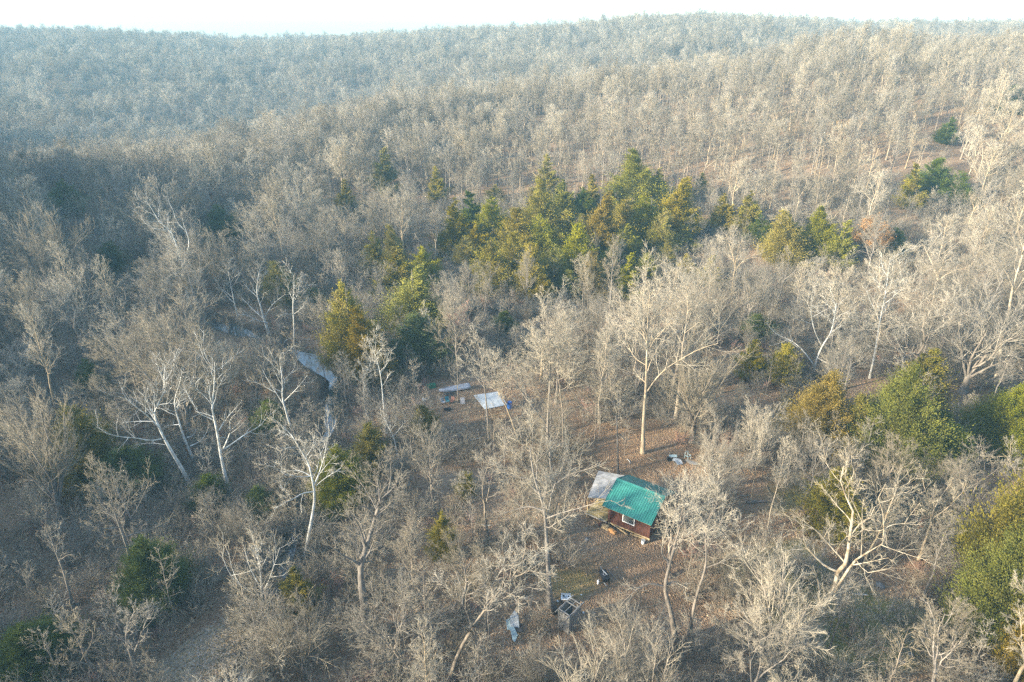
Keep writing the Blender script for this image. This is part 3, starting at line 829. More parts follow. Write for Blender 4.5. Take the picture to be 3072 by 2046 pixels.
# metal scrap behind the cabin
q = unproject(2030, 1392)
sheet(q[0], q[1] + .1, .85, 1.2, .5, 'tin', "crumpled white metal sheet at the front of the scrap behind the cabin", .22, .16, (.15, .1), 4, .3)
q2 = unproject(2020, 1380)
sheet(q2[0] - .1, q2[1], .95, .3, .0, 'tin_blue', "light blue metal strip at the back of the scrap behind the cabin", .42, .03, (.6, 0), 5)
q3 = unproject(2006, 1383)
small("crate", MB().box((0, 0, .2), (.36, .4, .4)).box((0, -.1, .41), (.3, .1, .03)).box((0, .1, .41), (.3, .1, .03)), 'black', q3[0], q3[1], .2, "black crate at the left end of the scrap behind the cabin", "crate")
q4 = unproject(2075, 1388)
for k in range(4):
    a = q4[0] + k * .05; b = q4[1] - k * .22
    small("board", MB().box((0, 0, .05 + .03 * k), (1.5 - .1 * k, .14, .035), (0, .03, 0)), 'wood', a, b, -.42 + .08 * k, ["rearmost", "second", "third", "frontmost"][k] + " weathered board stacked right of the scrap behind the cabin", "board")
q5 = unproject(2058, 1374)
small("chair_frame", MB().bar((-.25, 0, .0), (-.22, .0, .8), .05).bar((.25, 0, 0), (.22, 0, .8), .05).bar((-.22, 0, .8), (.22, 0, .8), .05).bar((-.24, 0, .4), (-.24, -.45, .42), .05).bar((.24, 0, .4), (.24, -.45, .42), .05).bar((-.24, -.45, .42), (.24, -.45, .42), .05).bar((-.24, -.45, .42), (-.24, -.5, 0), .05).bar((.24, -.45, .42), (.24, -.5, 0), .05), 'tin_blue', q5[0], q5[1], .6, "blue-grey bent metal frame behind the scrap at the cabin's back", "frame")

# shelter of one metal sheet on posts, with what lies round it
sx_, sy_ = -2.55, 74.9
sh = empty("shelter", (sx_, sy_, gz(sx_, sy_)), 0); tag(sh, "open shelter with a pale flat metal roof on thin posts", "shelter")
zc_ = 2.0
roofp = [(-2.34, 1.03, zc_ + .02), (-.8, -2.35, zc_ - .06), (1.94, -1.4, zc_ + .04), (.87, 1.85, zc_ + .1)]
A = np.array(roofp)
rs = MB().prism([tuple(a) for a in A * np.array([.985, .985, 1])], -.07, -.012).build("roof", 'wood', sh)
for k in range(4):
    f0, f1 = k / 4, (k + 1) / 4 - .004
    q = [A[0] * (1 - f) + A[3] * f for f in (f0, f1)] + [A[1] * (1 - f) + A[2] * f for f in (f1, f0)]
    MB().prism([tuple(a + np.array([0, 0, .012 * (k % 2)])) for a in q], 0, .015).build("roof_sheet", 'tin', rs)
for a in A:
    b = a * np.array([.93, .93, 1])
    MB().bar((b[0], b[1], -.2), (b[0], b[1], b[2] - .07), .09).build("post", 'wood', sh)
MB().bar((A[1][0] * .93, A[1][1] * .93, .7), (A[2][0] * .93, A[2][1] * .93, .75), .06, .12).build("rail", 'wood_tan', sh)
x, y = -.30, 76.2
br = empty("barrel", (x, y, gz(x, y)), 0); tag(br, "blue plastic barrel standing at the right corner of the shelter", "barrel")
bm_ = MB(); prof_ = [(0, .27), (.06, .30), (.3, .325), (.33, .315), (.36, .325), (.62, .325), (.65, .315), (.68, .325), (.90, .30), (.96, .27)]
for (z0, r0), (z1, r1) in zip(prof_[:-1], prof_[1:]): bm_.cyl((0, 0, z0), (0, 0, z1), r0, r1, n=20, cap=False)
bm_.cyl((0, 0, .93), (0, 0, .95), .27, n=20).build("drum", 'blue', br)
MB().cyl((.12, .05, .95), (.12, .05, .99), .05, n=10).build("cap", 'white', br)
MB().cyl((-.13, -.05, .95), (-.13, -.05, .98), .03, n=10).build("cap", 'white', br)
# upturned boat
def hull():
    n, m = 15, 9; V, F = [], []
    L_, B_, D_ = 4.3, .56, .42
    for i in range(n):
        u = i / (n - 1); w = B_ * (min(1, (u + .02) * 2.6) ** .62) * (1 - .12 * max(0, (u - .6) / .4)); d = D_ * (.72 + .28 * min(1, u * 2.2))
        for j in range(m):
            a = math.pi * j / (m - 1)
            V.append((L_ * (u - .5), -w * math.copysign(abs(math.cos(a)) ** .7, math.cos(a)), .08 + d * math.sin(a) ** .6 + .10 * (1 - u) ** 3))
    for i in range(n - 1):
        for j in range(m - 1):
            a = i * m + j; F.append((a, a + 1, a + m + 1, a + m))
    F.append(tuple(range((n - 1) * m, n * m)))
    return MB().add(V, F)
x, y = -7.75, 80.35
bo = empty("boat", (x, y, gz(x, y) + .03), .36); tag(bo, "long silver upturned boat lying left of the shelter", "boat")
hm = hull().build("hull", 'hull', bo)
for f in hm.data.polygons: f.use_smooth = True
MB().bar((-1.9, 0, .52), (2.1, 0, .53), .05, .035).build("keel", 'hull', bo)
for s in (-1, 1): MB().bar((-.7, s * .30, .49), (2.05, s * .30, .50), .03, .02).build("strake", 'hull', bo)
MB().cyl((-2.13, 0, .17), (-2.19, 0, .17), .06, n=12).build("bow_plate", 'white', bo)
x, y = -10.9, 81.0
small("storage_box", MB().box((0, 0, .22), (1.15, .6, .44)).box((0, 0, .46), (1.22, .66, .05)).box((0, -.32, .38), (.2, .03, .06)), 'green_p', x, y, .35, "dark green plastic box left of the upturned boat", "box")
def camp_chair(px_, py_, mat, label, rz):
    q = unproject(px_, py_)
    e = empty("camp_chair", (q[0], q[1], gz(q[0], q[1])), rz); tag(e, label, "chair")
    MB().box((0, 0, .42), (.5, .46, .03)).build("seat", mat, e)
    MB().box((0, .24, .68), (.5, .03, .5), (-.2, 0, 0)).build("backrest", mat, e)
    for sx in (-1, 1):
        MB().bar((sx * .24, -.22, 0), (sx * .24, .24, .62), .03).build("leg", 'black', e)
        MB().bar((sx * .24, .26, 0), (sx * .24, -.22, .60), .03).build("leg", 'black', e)
camp_chair(1343, 1213, 'teal', "turquoise camp chair between the shelter and the black scrap", .4)
camp_chair(1356, 1214, 'red', "faded red camp chair right of the turquoise one", -.5)
camp_chair(1330, 1214, 'hull', "pale grey camp chair left of the turquoise one", .9)
q = unproject(1388, 1212)
small("panel", MB().box((0, 0, .45), (.55, .04, .9), (-.25, 0, 0)).bar((-.2, .3, 0), (-.2, .05, .8), .04).bar((.2, .3, 0), (.2, .05, .8), .04), 'hull', q[0], q[1], .1, "grey upright panel leaning left of the shelter", "panel")
q = unproject(1343, 1230)
small("fire_ring", MB().box((-.2, 0, .12), (.5, .2, .24), (0, 0, .4)).box((.25, .1, .1), (.3, .4, .2), (0, 0, .2)).box((0, -.3, .08), (.6, .15, .16), (0, 0, -.3)), 'black', q[0], q[1], 0, "blackened fire pit blocks in front of the camp chairs", "fire pit")
q = unproject(1270, 1206)
small("bucket", MB().cyl((0, 0, 0), (0, 0, .36), .14, .17, n=12).cyl((0, 0, .33), (0, 0, .37), .185, n=12).box((.25, .1, .15), (.25, .2, .3)), 'white', q[0], q[1], 0, "white pail standing left of the camp chairs, below the green box", "bucket")
q = unproject(1345, 1186)
small("brush_pile", merge and MB(), 'wood_dark', q[0], q[1], 0, "dark pile of cut branches below the upturned boat", "brush pile") if False else None
bpm = MB(); rb = np.random.default_rng(9)
for k in range(46):
    a = rb.uniform(0, 6.28); l = rb.uniform(.5, 1.3); c = rb.normal(0, .32, 2); z = .05 + .5 * rb.random() * max(0, 1 - np.hypot(*c))
    bpm.cyl((c[0] - math.cos(a) * l / 2, c[1] - math.sin(a) * l / 2, max(.02, z - .1 * rb.random())), (c[0] + math.cos(a) * l / 2, c[1] + math.sin(a) * l / 2, z + .12 * rb.random()), .03, .018, n=5)
small("brush_pile", bpm, 'wood_dark', q[0], q[1], 0, "dark pile of cut branches below the upturned boat", "brush pile")

# logs, sticks, stones
def log(p0, p1, r, mat, label, name="log"):
    a, b = unproject(*p0), unproject(*p1)
    c = (a + b) / 2
    m = MB(); r_ = np.random.default_rng(int(p0[0]))
    P = resample(np.array([a, c + np.append(r_.normal(0, .12, 2), 0), b]), 7) - c
    P[:, 2] = [gz(*(q_[:2] + c[:2])) - c[2] + r * .7 for q_ in P]
    g = tubes(P[None], (r * np.linspace(1, .75, 7))[None], 9)
    o = link(name, geo_mesh(name, g, [M[mat]])); o.location = c
    k = len(o.data.vertices)
    return tag(o, label, "log")
log((2200, 1676), (2250, 1643), .2, 'bark', "thick grey log lying on the slope right of the cabin yard")
log((1890, 1395), (1881, 1380), .06, 'bark_white', "short pale stick on the rust leaves behind the cabin")
log((1445, 1578), (1472, 1577), .07, 'bark_white', "short white log on the leaves far left of the cabin")
log((1508, 1335), (1560, 1318), .14, 'bark', "grey fallen log in the grass below the shelter")
log((1410, 1325), (1442, 1316), .10, 'bark_white', "pale fallen limb left of the grey log below the shelter")
log((2222, 1352), (2282, 1348), .12, 'bark', "grey fallen log under the bronze cedar right of the cabin")
log((2240, 1512), (2300, 1508), .16, 'bark_dark', "dark log lying at the foot of the thin stems right of the cabin")
log((130, 1832), (245, 1816), .15, 'bark_dark', "dark fallen log at the foot of the dead leaning trunk")
log((815, 1032), (876, 1017), .08, 'bark_white', "bare white pole lying beside the straight thin sycamore")
log((905, 1345), (960, 1290), .12, 'bark_dark', "dark fallen log on the creek bank right of the forked sycamore")
log((2520, 1780), (2600, 1790), .09, 'bark_white', "pale stick lying right of the twisted sycamore's trunk")
def stone(px_, py_, r, label, seed):
    rs_ = np.random.default_rng(seed); q = unproject(px_, py_)
    bm = bmesh.new(); bmesh.ops.create_icosphere(bm, subdivisions=3, radius=1)
    dirs = nrm(rs_.normal(0, 1, (9, 3)))
    for v in bm.verts:
        c = np.array(v.co); f = 1.0
        for d in dirs: f = min(f, .78 / max(c @ d, .3)) if c @ d > .62 else f
        v.co = (c[0] * r * f * 1.25, c[1] * r * f, c[2] * r * f * .7)
    me = bpy.data.meshes.new("boulder"); bm.to_mesh(me); bm.free(); me.materials.append(M['stone'])
    o = link("boulder", me); o.location = (q[0], q[1], gz(q[0], q[1]) + r * .05); o.rotation_euler = (0, 0, seed)
    tag(o, label, "boulder")
stone(2236, 1697, .24, "flat grey stone below the thick grey log right of the yard", 1)
stone(2640, 1760, .34, "pale blue-grey boulder right of the twisted sycamore's trunk", 2)
stone(2700, 1985, .3, "grey boulder left one of two near the bottom right", 3)
stone(2730, 1968, .24, "smaller grey boulder right one of two near the bottom right", 4)
stone(1760, 1620, .2, "pale stone on the leaves left of the cabin's front", 5)
stone(1918, 1956, .26, "dark-edged stone at the bottom right of the outhouse yard", 6)
stone(2490, 1745, .22, "small grey stone behind the twisted sycamore's lower bend", 7)

# ------------------------------------------------------------------ trees
REG = {1: (0, 0), 2: (1024, 0), 3: (2048, 0), 4: (0, 682), 5: (1024, 682), 6: (2048, 682), 7: (0, 1364), 8: (1024, 1364), 9: (2048, 1364)}
def px(reg, pts):
    x0, y0 = REG[reg]
    return [(x0 + a / 2.299, y0 + b / 2.299) for a, b in pts]

HERO_XY = []
def hero(name, label, reg, r0, trunk, limbs, bark, twig, seed, n2=7, n3=7, n4=4, extra=4, rt=.009, dens=1.0, crown_from=.5, cat="tree", group=None, r2=.42, fatten=.7):
    """a tree whose main limbs follow the ones seen in the photograph, given depth and a full crown of branches"""
    rg = np.random.default_rng(seed)
    tp = px(reg, trunk)
    base = unproject(*tp[0])
    HERO_XY.append((base[0], base[1]))
    hv = nrm(base[:2])
    def place(q, off):
        d = ray(*q)
        return CAMP + d * ((base[:2] @ hv + off) / (d[:2] @ hv))
    n = len(tp)
    wob = np.cumsum(rg.normal(0, .18, n)); wob -= wob[0]
    T3 = np.array([place(q, wob[k]) for k, q in enumerate(tp)]) - base
    T3[0, 2] -= .15
    Kt = 16
    TP = resample(T3, Kt)
    z = np.linspace(0, 1, Kt)
    r0 = r0 * fatten
    TR = r0 * (1 + .5 * np.exp(-z * 14)) * (1 - .86 * z ** .85)
    LP, LR = [], []
    for k, lb in enumerate(limbs):
        q = px(reg, lb)
        p0 = place(q[0], 0) - base
        pxs, pys, _ = project(TP + base)
        j = int(np.argmin((pxs - q[0][0]) ** 2 + (pys - q[0][1]) ** 2))
        near = math.hypot(pxs[j] - q[0][0], pys[j] - q[0][1]) < 14
        o0 = TP[j, :2] @ hv
        rad = TR[j] if near else r0 * .35
        if not near and LP:                          # sprouts from an earlier limb
            best = min(((np.hypot(*(np.array(project(l + base)[:2]) - np.array(q[0])[:, None])).min(), a) for a, l in enumerate(LP)))
            l = LP[best[1]]; jj = int(np.argmin(np.hypot(*(np.array(project(l + base)[:2]) - np.array(q[0])[:, None]))))
            o0 = l[jj, :2] @ hv; rad = LR[best[1]][jj]
        s = np.concatenate([[0], np.cumsum([math.hypot(q[i + 1][0] - q[i][0], q[i + 1][1] - q[i][1]) for i in range(len(q) - 1)])])
        kd = (.35 + .5 * rg.random()) * (1 if (k + seed) % 2 else -1) * np.linalg.norm(p0) * 0 + rg.uniform(.2, .6) * (1 if (k + seed) % 2 else -1)
        mpp = (base[:2] @ hv) / FPX * 1.05
        pts = np.array([place(c, o0 + kd * s[i] * mpp) for i, c in enumerate(q)]) - base
        P_ = resample(pts, 10)
        LP.append(P_); LR.append(np.maximum(rad * .62 * np.linspace(1, .16, 10), .014))
    parts = [tubes(TP[None], TR[None], 10)]
    H = TP[-1, 2]
    allL, allR = [], []
    if LP:
        A, B = np.array(LP), np.array(LR)
        parts.append(tubes(A, B, 7)); allL.append(A); allR.append(B)
    if extra:
        A, B = children(rg, TP[None], TR[None], extra, crown_from, .97, .34, .4, (46, 12), .1, .2, 10, .5, .25, .025)
        parts.append(tubes(A, B, 5)); allL.append(A); allR.append(B)
    A2, B2 = children(rg, TP[None, -9:], TR[None, -9:], 7, .3, 1, .45, .2, (38, 10), .1, .16, 10, .5, .2, .014)
    parts.append(tubes(A2, B2, 5)); allL.append(A2); allR.append(B2)
    L1, R1 = np.concatenate(allL), np.concatenate(allR)
    tw, _ = finish_crown(rg, L1, R1, n2, n3, n4, r2=r2, up2=.09, up3=.09, rt=rt, t2=.25)
    if 'white' in bark or 'mottled' in bark: parts.append(tw.pop(0))
    e = empty(name, base)
    tag(e, label, cat, group)
    link("trunk", geo_mesh("trunk", merge(parts), [M[bark]]), e)
    link("crown", geo_mesh("crown", merge(tw), [M[twig]]), e)
    return e

SY, BT = "sycamore_tree", "bare_tree"
hero(SY, "white sycamore with crooked limbs standing sunlit on the creek bank below the olive cedar pair", 7, .28,
     [(2105, 700), (2130, 550), (2155, 420), (2172, 300), (2165, 230), (2150, 150), (2130, 60), (2090, -5), (2050, -70), (2010, -140)],
     [[(2168, 205), (2200, 130), (2230, 40), (2250, -60), (2270, -150), (2260, -240)], [(2160, 255), (2080, 265), (2020, 310), (1950, 335), (1890, 380)],
      [(2145, 150), (2080, 110), (2000, 110), (1950, 120)], [(2180, 215), (2230, 170), (2300, 125), (2354, 90)], [(2010, 310), (1980, 260), (1930, 210)]],
     'bark_white', 'twig_pale', 1, n2=7)
hero(SY, "leftmost of three leaning white sycamores, its long low limb reaching left over a green cedar", 7, .34,
     [(1330, 240), (1285, 152), (1215, 32), (1150, -78), (1100, -178), (1055, -283), (1075, -328), (1115, -383), (1135, -458), (1130, -518), (1140, -618)],
     [[(1095, -188), (1040, -248), (970, -308), (900, -358), (855, -403), (835, -468)], [(1140, -68), (1050, -83), (950, -73), (920, -58)],
      [(1110, -108), (1040, -93), (930, -118), (800, -123), (700, -168), (670, -198)], [(1060, -228), (960, -233), (830, -218)], [(1055, -283), (1030, -328), (1000, -388), (1020, -468)]],
     'bark_white', 'twig', 2)
hero(SY, "thin middle one of three leaning white sycamores left of the creek", 7, .24,
     [(1355, 75), (1310, -18), (1260, -138), (1235, -228), (1210, -308), (1200, -368), (1225, -448), (1250, -528), (1255, -608)],
     [[(1225, -313), (1235, -398), (1300, -448), (1330, -508)], [(1210, -298), (1170, -303), (1110, -348)], [(1235, -208), (1170, -203), (1120, -188)],
      [(1310, -58), (1390, -93), (1420, -148), (1440, -188)], [(1290, -118), (1340, -133), (1350, -178)]],
     'bark_white', 'twig', 3)
hero(SY, "rightmost of three leaning white sycamores, a long limb stretched right towards the creek", 7, .30,
     [(1580, 262), (1550, 132), (1520, -8), (1500, -148), (1475, -258), (1460, -328), (1475, -438), (1480, -508), (1480, -638)],
     [[(1460, -348), (1420, -398), (1360, -448), (1340, -488), (1390, -538)], [(1545, -38), (1620, -88), (1700, -148), (1800, -198), (1840, -258), (1900, -308)],
      [(1540, -38), (1580, -128), (1590, -178), (1580, -238), (1620, -278)], [(1480, -258), (1400, -288), (1350, -298)], [(1510, -168), (1560, -248), (1640, -338)]],
     'bark_white', 'twig', 4)
hero(SY, "white forked sycamore between the three leaning sycamores and the grey creek bend", 4, .26,
     [(2050, 1480), (2010, 1400), (1970, 1260), (1945, 1180), (1950, 1080), (1940, 1000), (1930, 900)],
     [[(1960, 1230), (1910, 1150), (1850, 1060), (1810, 980)], [(1960, 1200), (2060, 1100), (2120, 1020)], [(1900, 1140), (1800, 1080), (1700, 1050)]],
     'bark_white', 'twig', 5)
hero(SY, "white sycamore with fanned limbs standing just right of the farthest bright water", 4, .32,
     [(1855, 730), (1820, 630), (1795, 540), (1770, 460), (1775, 370), (1790, 300)],
     [[(1830, 620), (1850, 570), (1900, 510), (1970, 460)], [(1830, 640), (1760, 580), (1700, 520), (1660, 480)], [(1845, 660), (1760, 640), (1700, 600), (1640, 600)], [(1775, 480), (1720, 430), (1680, 390)]],
     'bark_white', 'twig', 6)
hero(SY, "thin white sycamore standing behind the farthest bright water, left of the fanned sycamore", 4, .2,
     [(1640, 610), (1620, 540), (1600, 440), (1580, 340), (1570, 260)],
     [[(1600, 480), (1540, 430), (1480, 410)], [(1590, 420), (1640, 360), (1660, 300)], [(1612, 520), (1560, 470), (1470, 340)]], 'bark_white', 'twig', 7)
hero(SY, "straight thin white sycamore at the upper end of the striped water", 4, .22,
     [(2025, 880), (2030, 700), (2022, 600), (2020, 500), (2030, 400), (2025, 330)],
     [[(2025, 600), (2080, 560), (2110, 510)], [(2020, 500), (1990, 440), (1985, 380)], [(2030, 510), (2060, 450), (2065, 380)]], 'bark_white', 'twig', 8)
hero(SY, "tallest white sycamore far left with twin pale leaders above the shaded woods", 4, .34,
     [(1310, 560), (1280, 400), (1270, 330), (1255, 250), (1240, 190), (1215, 120), (1180, 20), (1100, -28), (1060, -108), (1000, -198)],
     [[(1265, 235), (1290, 170), (1310, 100), (1280, 10), (1215, -30), (1190, -140), (1130, -220)], [(1250, 240), (1210, 160), (1160, 130)], [(1270, 340), (1225, 305), (1190, 320)], [(1262, 300), (1200, 310), (1160, 350), (1150, 390)]],
     'bark_white', 'twig', 9, r2=.36)
hero(BT, "thick dark trunked tree nearest the bottom centre left, splitting into two leaders", 8, .62,
     [(190, 1275), (170, 1100), (145, 950), (130, 800), (140, 740), (175, 620), (215, 500), (245, 390), (270, 310), (350, 240)],
     [[(132, 760), (60, 720), (0, 690), (-60, 640)], [(240, 430), (300, 380), (400, 260)], [(170, 640), (120, 480), (60, 400)], [(150, 740), (200, 740), (225, 700)]],
     'bark_dark', 'twig', 10, n2=8, extra=5)
hero(BT, "tall grey trunk beside the roofless outhouse, its long limb reaching to the green roof", 8, .36,
     [(1440, 1050), (1432, 900), (1425, 760), (1415, 600), (1410, 450), (1390, 330), (1340, 200), (1310, 60), (1300, -60)],
     [[(1415, 450), (1440, 330), (1460, 230), (1500, 140), (1540, 50), (1560, -100)], [(1412, 440), (1520, 400), (1640, 370), (1760, 330), (1870, 315)],
      [(1395, 390), (1300, 350), (1200, 380), (1100, 410)], [(1410, 520), (1340, 530), (1270, 545)], [(1420, 415), (1500, 430), (1590, 465)], [(1480, 200), (1580, 130), (1700, 100), (1770, 60)]],
     'bark', 'twig_pale', 11, n2=8)
hero(BT, "straight bare tree standing left of the centre, right of the blue barrel", 5, .26,
     [(1420, 1560), (1425, 1280), (1437, 1100), (1440, 900), (1430, 740), (1420, 580)],
     [[(1437, 1080), (1350, 900), (1290, 780)], [(1440, 950), (1520, 800), (1560, 680)], [(1430, 900), (1340, 800), (1300, 700)]], 'bark', 'twig_pale', 12, n2=8, extra=6)
hero(BT, "pale twin of the straight centre tree, standing a step to its right", 5, .26,
     [(1530, 1540), (1530, 1290), (1510, 1150), (1490, 950), (1500, 800)],
     [[(1515, 1190), (1600, 1050), (1650, 900)], [(1500, 1050), (1440, 930), (1420, 850)]], 'bark', 'twig_pale', 13, extra=6)
hero(BT, "biggest tan barked tree behind the cabin, round crown over a straight sunlit trunk", 5, .34,
     [(2080, 1560), (2085, 1300), (2100, 1130), (2105, 950), (2110, 800), (2115, 600), (2130, 440)],
     [[(2110, 1130), (2200, 1000), (2354, 900), (2484, 830), (2600, 800)], [(2098, 1070), (2062, 1040), (2030, 1000)], [(2110, 850), (2020, 740), (1930, 680)], [(2110, 800), (2230, 700), (2330, 600)],
      [(2112, 760), (2000, 600), (1960, 520)], [(2112, 700), (2190, 560), (2240, 470)]], 'bark_tan', 'twig_pale', 14, n2=9, n3=8, extra=8)
hero(BT, "tan barked tree close right behind the biggest tan tree with a taller narrow crown", 5, .36,
     [(2305, 1340), (2330, 1120), (2345, 980), (2354, 800), (2374, 700), (2394, 560), (2384, 400)],
     [[(2350, 900), (2480, 760), (2560, 640)], [(2354, 800), (2260, 640), (2230, 520)], [(2370, 720), (2450, 560), (2480, 460)], [(2340, 1040), (2260, 1010), (2200, 980)]], 'bark_tan', 'twig_pale', 15, n2=8, n3=8, extra=8)
hero(BT, "slim straight tree rising right behind the green roofed cabin", 5, .20,
     [(1910, 1700), (1905, 1570), (1905, 1450), (1895, 1280), (1880, 1190), (1872, 1060)],
     [[(1885, 1210), (1830, 1160), (1790, 1120)], [(1885, 1200), (1950, 1170), (2010, 1120)]], 'bark', 'twig', 16, crown_from=.7)
hero(BT, "leaning grey tree in front of the metal sheet shelter, tilted left", 5, .24,
     [(1235, 1490), (1200, 1400), (1160, 1290), (1120, 1200), (1080, 1130), (1050, 1040)],
     [[(1150, 1280), (1240, 1270), (1340, 1290)], [(1100, 1160), (1130, 1050), (1180, 960)]], 'bark_tan', 'twig_pale', 17)
hero(BT, "long leaning trunk slanting up left behind the blue barrel", 5, .26,
     [(1480, 1440), (1360, 1290), (1290, 1200), (1220, 1100), (1160, 1050), (1090, 960)],
     [[(1220, 1100), (1180, 1000), (1200, 900)], [(1300, 1210), (1260, 1100), (1290, 1000)]], 'bark', 'twig_pale', 18)
hero(BT, "thin tree crossing in front of the left half of the metal sheet roof", 5, .2,
     [(1020, 1520), (1010, 1340), (1000, 1200), (985, 1080), (960, 960), (930, 840)],
     [[(990, 1110), (900, 1000), (850, 930)], [(985, 1060), (1050, 960), (1080, 880)]], 'bark', 'twig_pale', 19)
hero(BT, "low wide grey tree spreading in front of the bright green cedar", 5, .26,
     [(610, 960), (600, 900), (585, 800), (575, 700), (580, 590)],
     [[(598, 860), (500, 850), (430, 960)], [(590, 800), (650, 730), (640, 640)], [(582, 760), (500, 720), (450, 690)], [(600, 870), (520, 870), (450, 830), (380, 800)], [(600, 850), (690, 800), (720, 720)]],
     'bark_white', 'twig_pale', 20)
hero(BT, "slim pale tree left of the green box, in front of the bronze cedar pair", 5, .17,
     [(310, 1420), (300, 1340), (285, 1150), (270, 1000), (240, 900), (200, 790)], [[(270, 1010), (330, 920), (350, 840)], [(262, 960), (190, 900), (170, 840)]], 'bark_white', 'twig_pale', 21)
hero(BT, "pale sapling standing at the right edge of the grey creek bend", 5, .12,
     [(195, 1350), (150, 1200), (160, 1050), (150, 960)], [], 'bark_white', 'twig', 22, n2=5)
hero(BT, "pale forked tree below the slim pale tree, left of the young cedar", 5, .16,
     [(390, 1640), (385, 1568), (365, 1450), (320, 1370), (290, 1280)], [[(360, 1440), (420, 1370), (450, 1320)]], 'bark_white', 'twig', 23)
hero(SY, "huge twisted sycamore with mottled tan and white limbs at the lower right", 9, .40,
     [(850, 1290), (890, 1150), (930, 1040), (1000, 985), (1050, 940), (1055, 860), (1075, 790), (1130, 760), (1145, 640), (1160, 500), (1180, 420), (1165, 340), (1140, 300), (1095, 250), (1085, 170), (1110, 80)],
     [[(1045, 950), (1100, 860), (1150, 780), (1190, 730), (1240, 690), (1310, 650), (1375, 635), (1400, 570), (1385, 500), (1385, 400), (1360, 320), (1345, 290), (1385, 260), (1400, 200)],
      [(1390, 515), (1440, 480), (1530, 475), (1600, 480), (1670, 515)], [(1530, 475), (1580, 400), (1640, 330)], [(1388, 515), (1340, 530), (1240, 515)], [(1160, 330), (1190, 250), (1230, 170)],
      [(1060, 805), (980, 770), (920, 710), (850, 640), (830, 560), (825, 450)], [(850, 650), (760, 655), (680, 665), (690, 590), (650, 520)], [(945, 1010), (940, 880), (900, 770)],
      [(1180, 760), (1290, 740), (1420, 710)], [(1365, 330), (1440, 310), (1480, 270), (1560, 260), (1620, 200)]],
     'bark_mottled', 'twig_pale', 24, n2=7, n3=6, n4=4, extra=3, r2=.36)
hero(SY, "tall tan and white sycamore at the right edge forking above the dark green cedars", 6, .42,
     [(2150, 1120), (2180, 950), (2205, 760), (2250, 600), (2270, 430), (2300, 330), (2340, 220), (2360, 100), (2385, -20), (2420, -140)],
     [[(2180, 880), (2110, 780), (2060, 690), (2010, 590), (2015, 500), (2050, 400)], [(2210, 760), (2280, 690), (2354, 630)], [(2030, 620), (2100, 590), (2150, 540)], [(2280, 420), (2230, 300), (2160, 220), (2130, 160)]],
     'bark_mottled', 'twig_pale', 25, n2=6, extra=4)
hero(BT, "slender pale tree with egg shaped crown and long lean trunk on the right slope", 6, .22,
     [(1290, 1040), (1330, 850), (1350, 700), (1370, 600), (1400, 450), (1420, 300), (1430, 210)],
     [[(1360, 640), (1290, 500), (1260, 400)], [(1370, 590), (1470, 460), (1500, 360)], [(1390, 500), (1340, 380), (1330, 300)]], 'bark_white', 'twig_pale', 26, n2=8, n3=8, extra=9)
hero(BT, "pale spreading tree growing behind the bronze cedar on the right", 6, .26,
     [(895, 1030), (920, 920), (960, 820), (1030, 720), (1045, 620), (1060, 520)],
     [[(910, 960), (850, 870), (760, 780), (640, 740), (580, 660)], [(960, 820), (900, 700), (880, 560), (900, 400)], [(1030, 720), (1120, 660), (1160, 590)], [(930, 900), (1000, 940), (1080, 960)]], 'bark_white', 'twig_pale', 27, n2=8, n3=7, extra=5)
hero(BT, "dark lower trunk leaning left below the cabin's right end, crooked limbs over the yard", 8, .36,
     [(2310, 1310), (2280, 1100), (2240, 980), (2230, 900), (2260, 780), (2300, 620), (2340, 480), (2360, 330)],
     [[(2225, 910), (2100, 880), (2000, 960), (1930, 1030)], [(2232, 900), (2300, 870), (2354, 900), (2370, 960)], [(2270, 740), (2200, 700), (2230, 560), (2260, 420)], [(2320, 560), (2420, 500), (2480, 400)]],
     'bark_dark', 'twig_pale', 28, n2=6)
hero(BT, "dark leaning trunk on the gravelly slope right of the crooked yard tree", 9, .24,
     [(45, 1255), (70, 1080), (110, 920), (160, 790), (165, 650), (155, 530), (180, 420), (250, 330)],
     [[(160, 780), (330, 720), (420, 640)], [(160, 620), (250, 620), (330, 600)], [(155, 540), (60, 520), (-20, 560)], [(165, 640), (280, 430), (330, 360)]], 'bark_dark', 'twig_pale', 29)
hero(BT, "leaning trunk with a snapped orange limb end near the bottom centre", 8, .26,
     [(735, 1600), (790, 1400), (880, 1230), (960, 1110), (1040, 1000), (1110, 920), (1180, 850), (1240, 760), (1270, 640)],
     [[(980, 1090), (1000, 1000), (1060, 985), (1110, 1000)], [(1010, 1130), (1060, 1180), (1090, 1280), (1130, 1390)], [(1110, 920), (1130, 780), (1110, 640)], [(900, 1210), (860, 1060), (760, 930), (640, 850)], [(1180, 850), (1300, 800), (1380, 740)], [(930, 1160), (920, 1300), (930, 1450)]],
     'bark', 'twig_pale', 30, n2=8, extra=5)
hero(BT, "left one of two forked trees rising from the bottom left edge", 7, .30,
     [(720, 1590), (640, 1480), (590, 1400), (560, 1320), (520, 1250), (480, 1180)], [[(580, 1380), (640, 1300), (640, 1180)], [(620, 1450), (500, 1420), (410, 1440)]], 'bark', 'twig', 31)
hero(BT, "right one of two forked trees rising from the bottom left edge", 7, .30,
     [(960, 1600), (915, 1420), (890, 1340), (870, 1290), (870, 1200), (930, 1080)], [[(920, 1380), (960, 1280), (990, 1180), (1040, 1090)], [(872, 1290), (770, 1240), (690, 1200)]], 'bark', 'twig', 32)
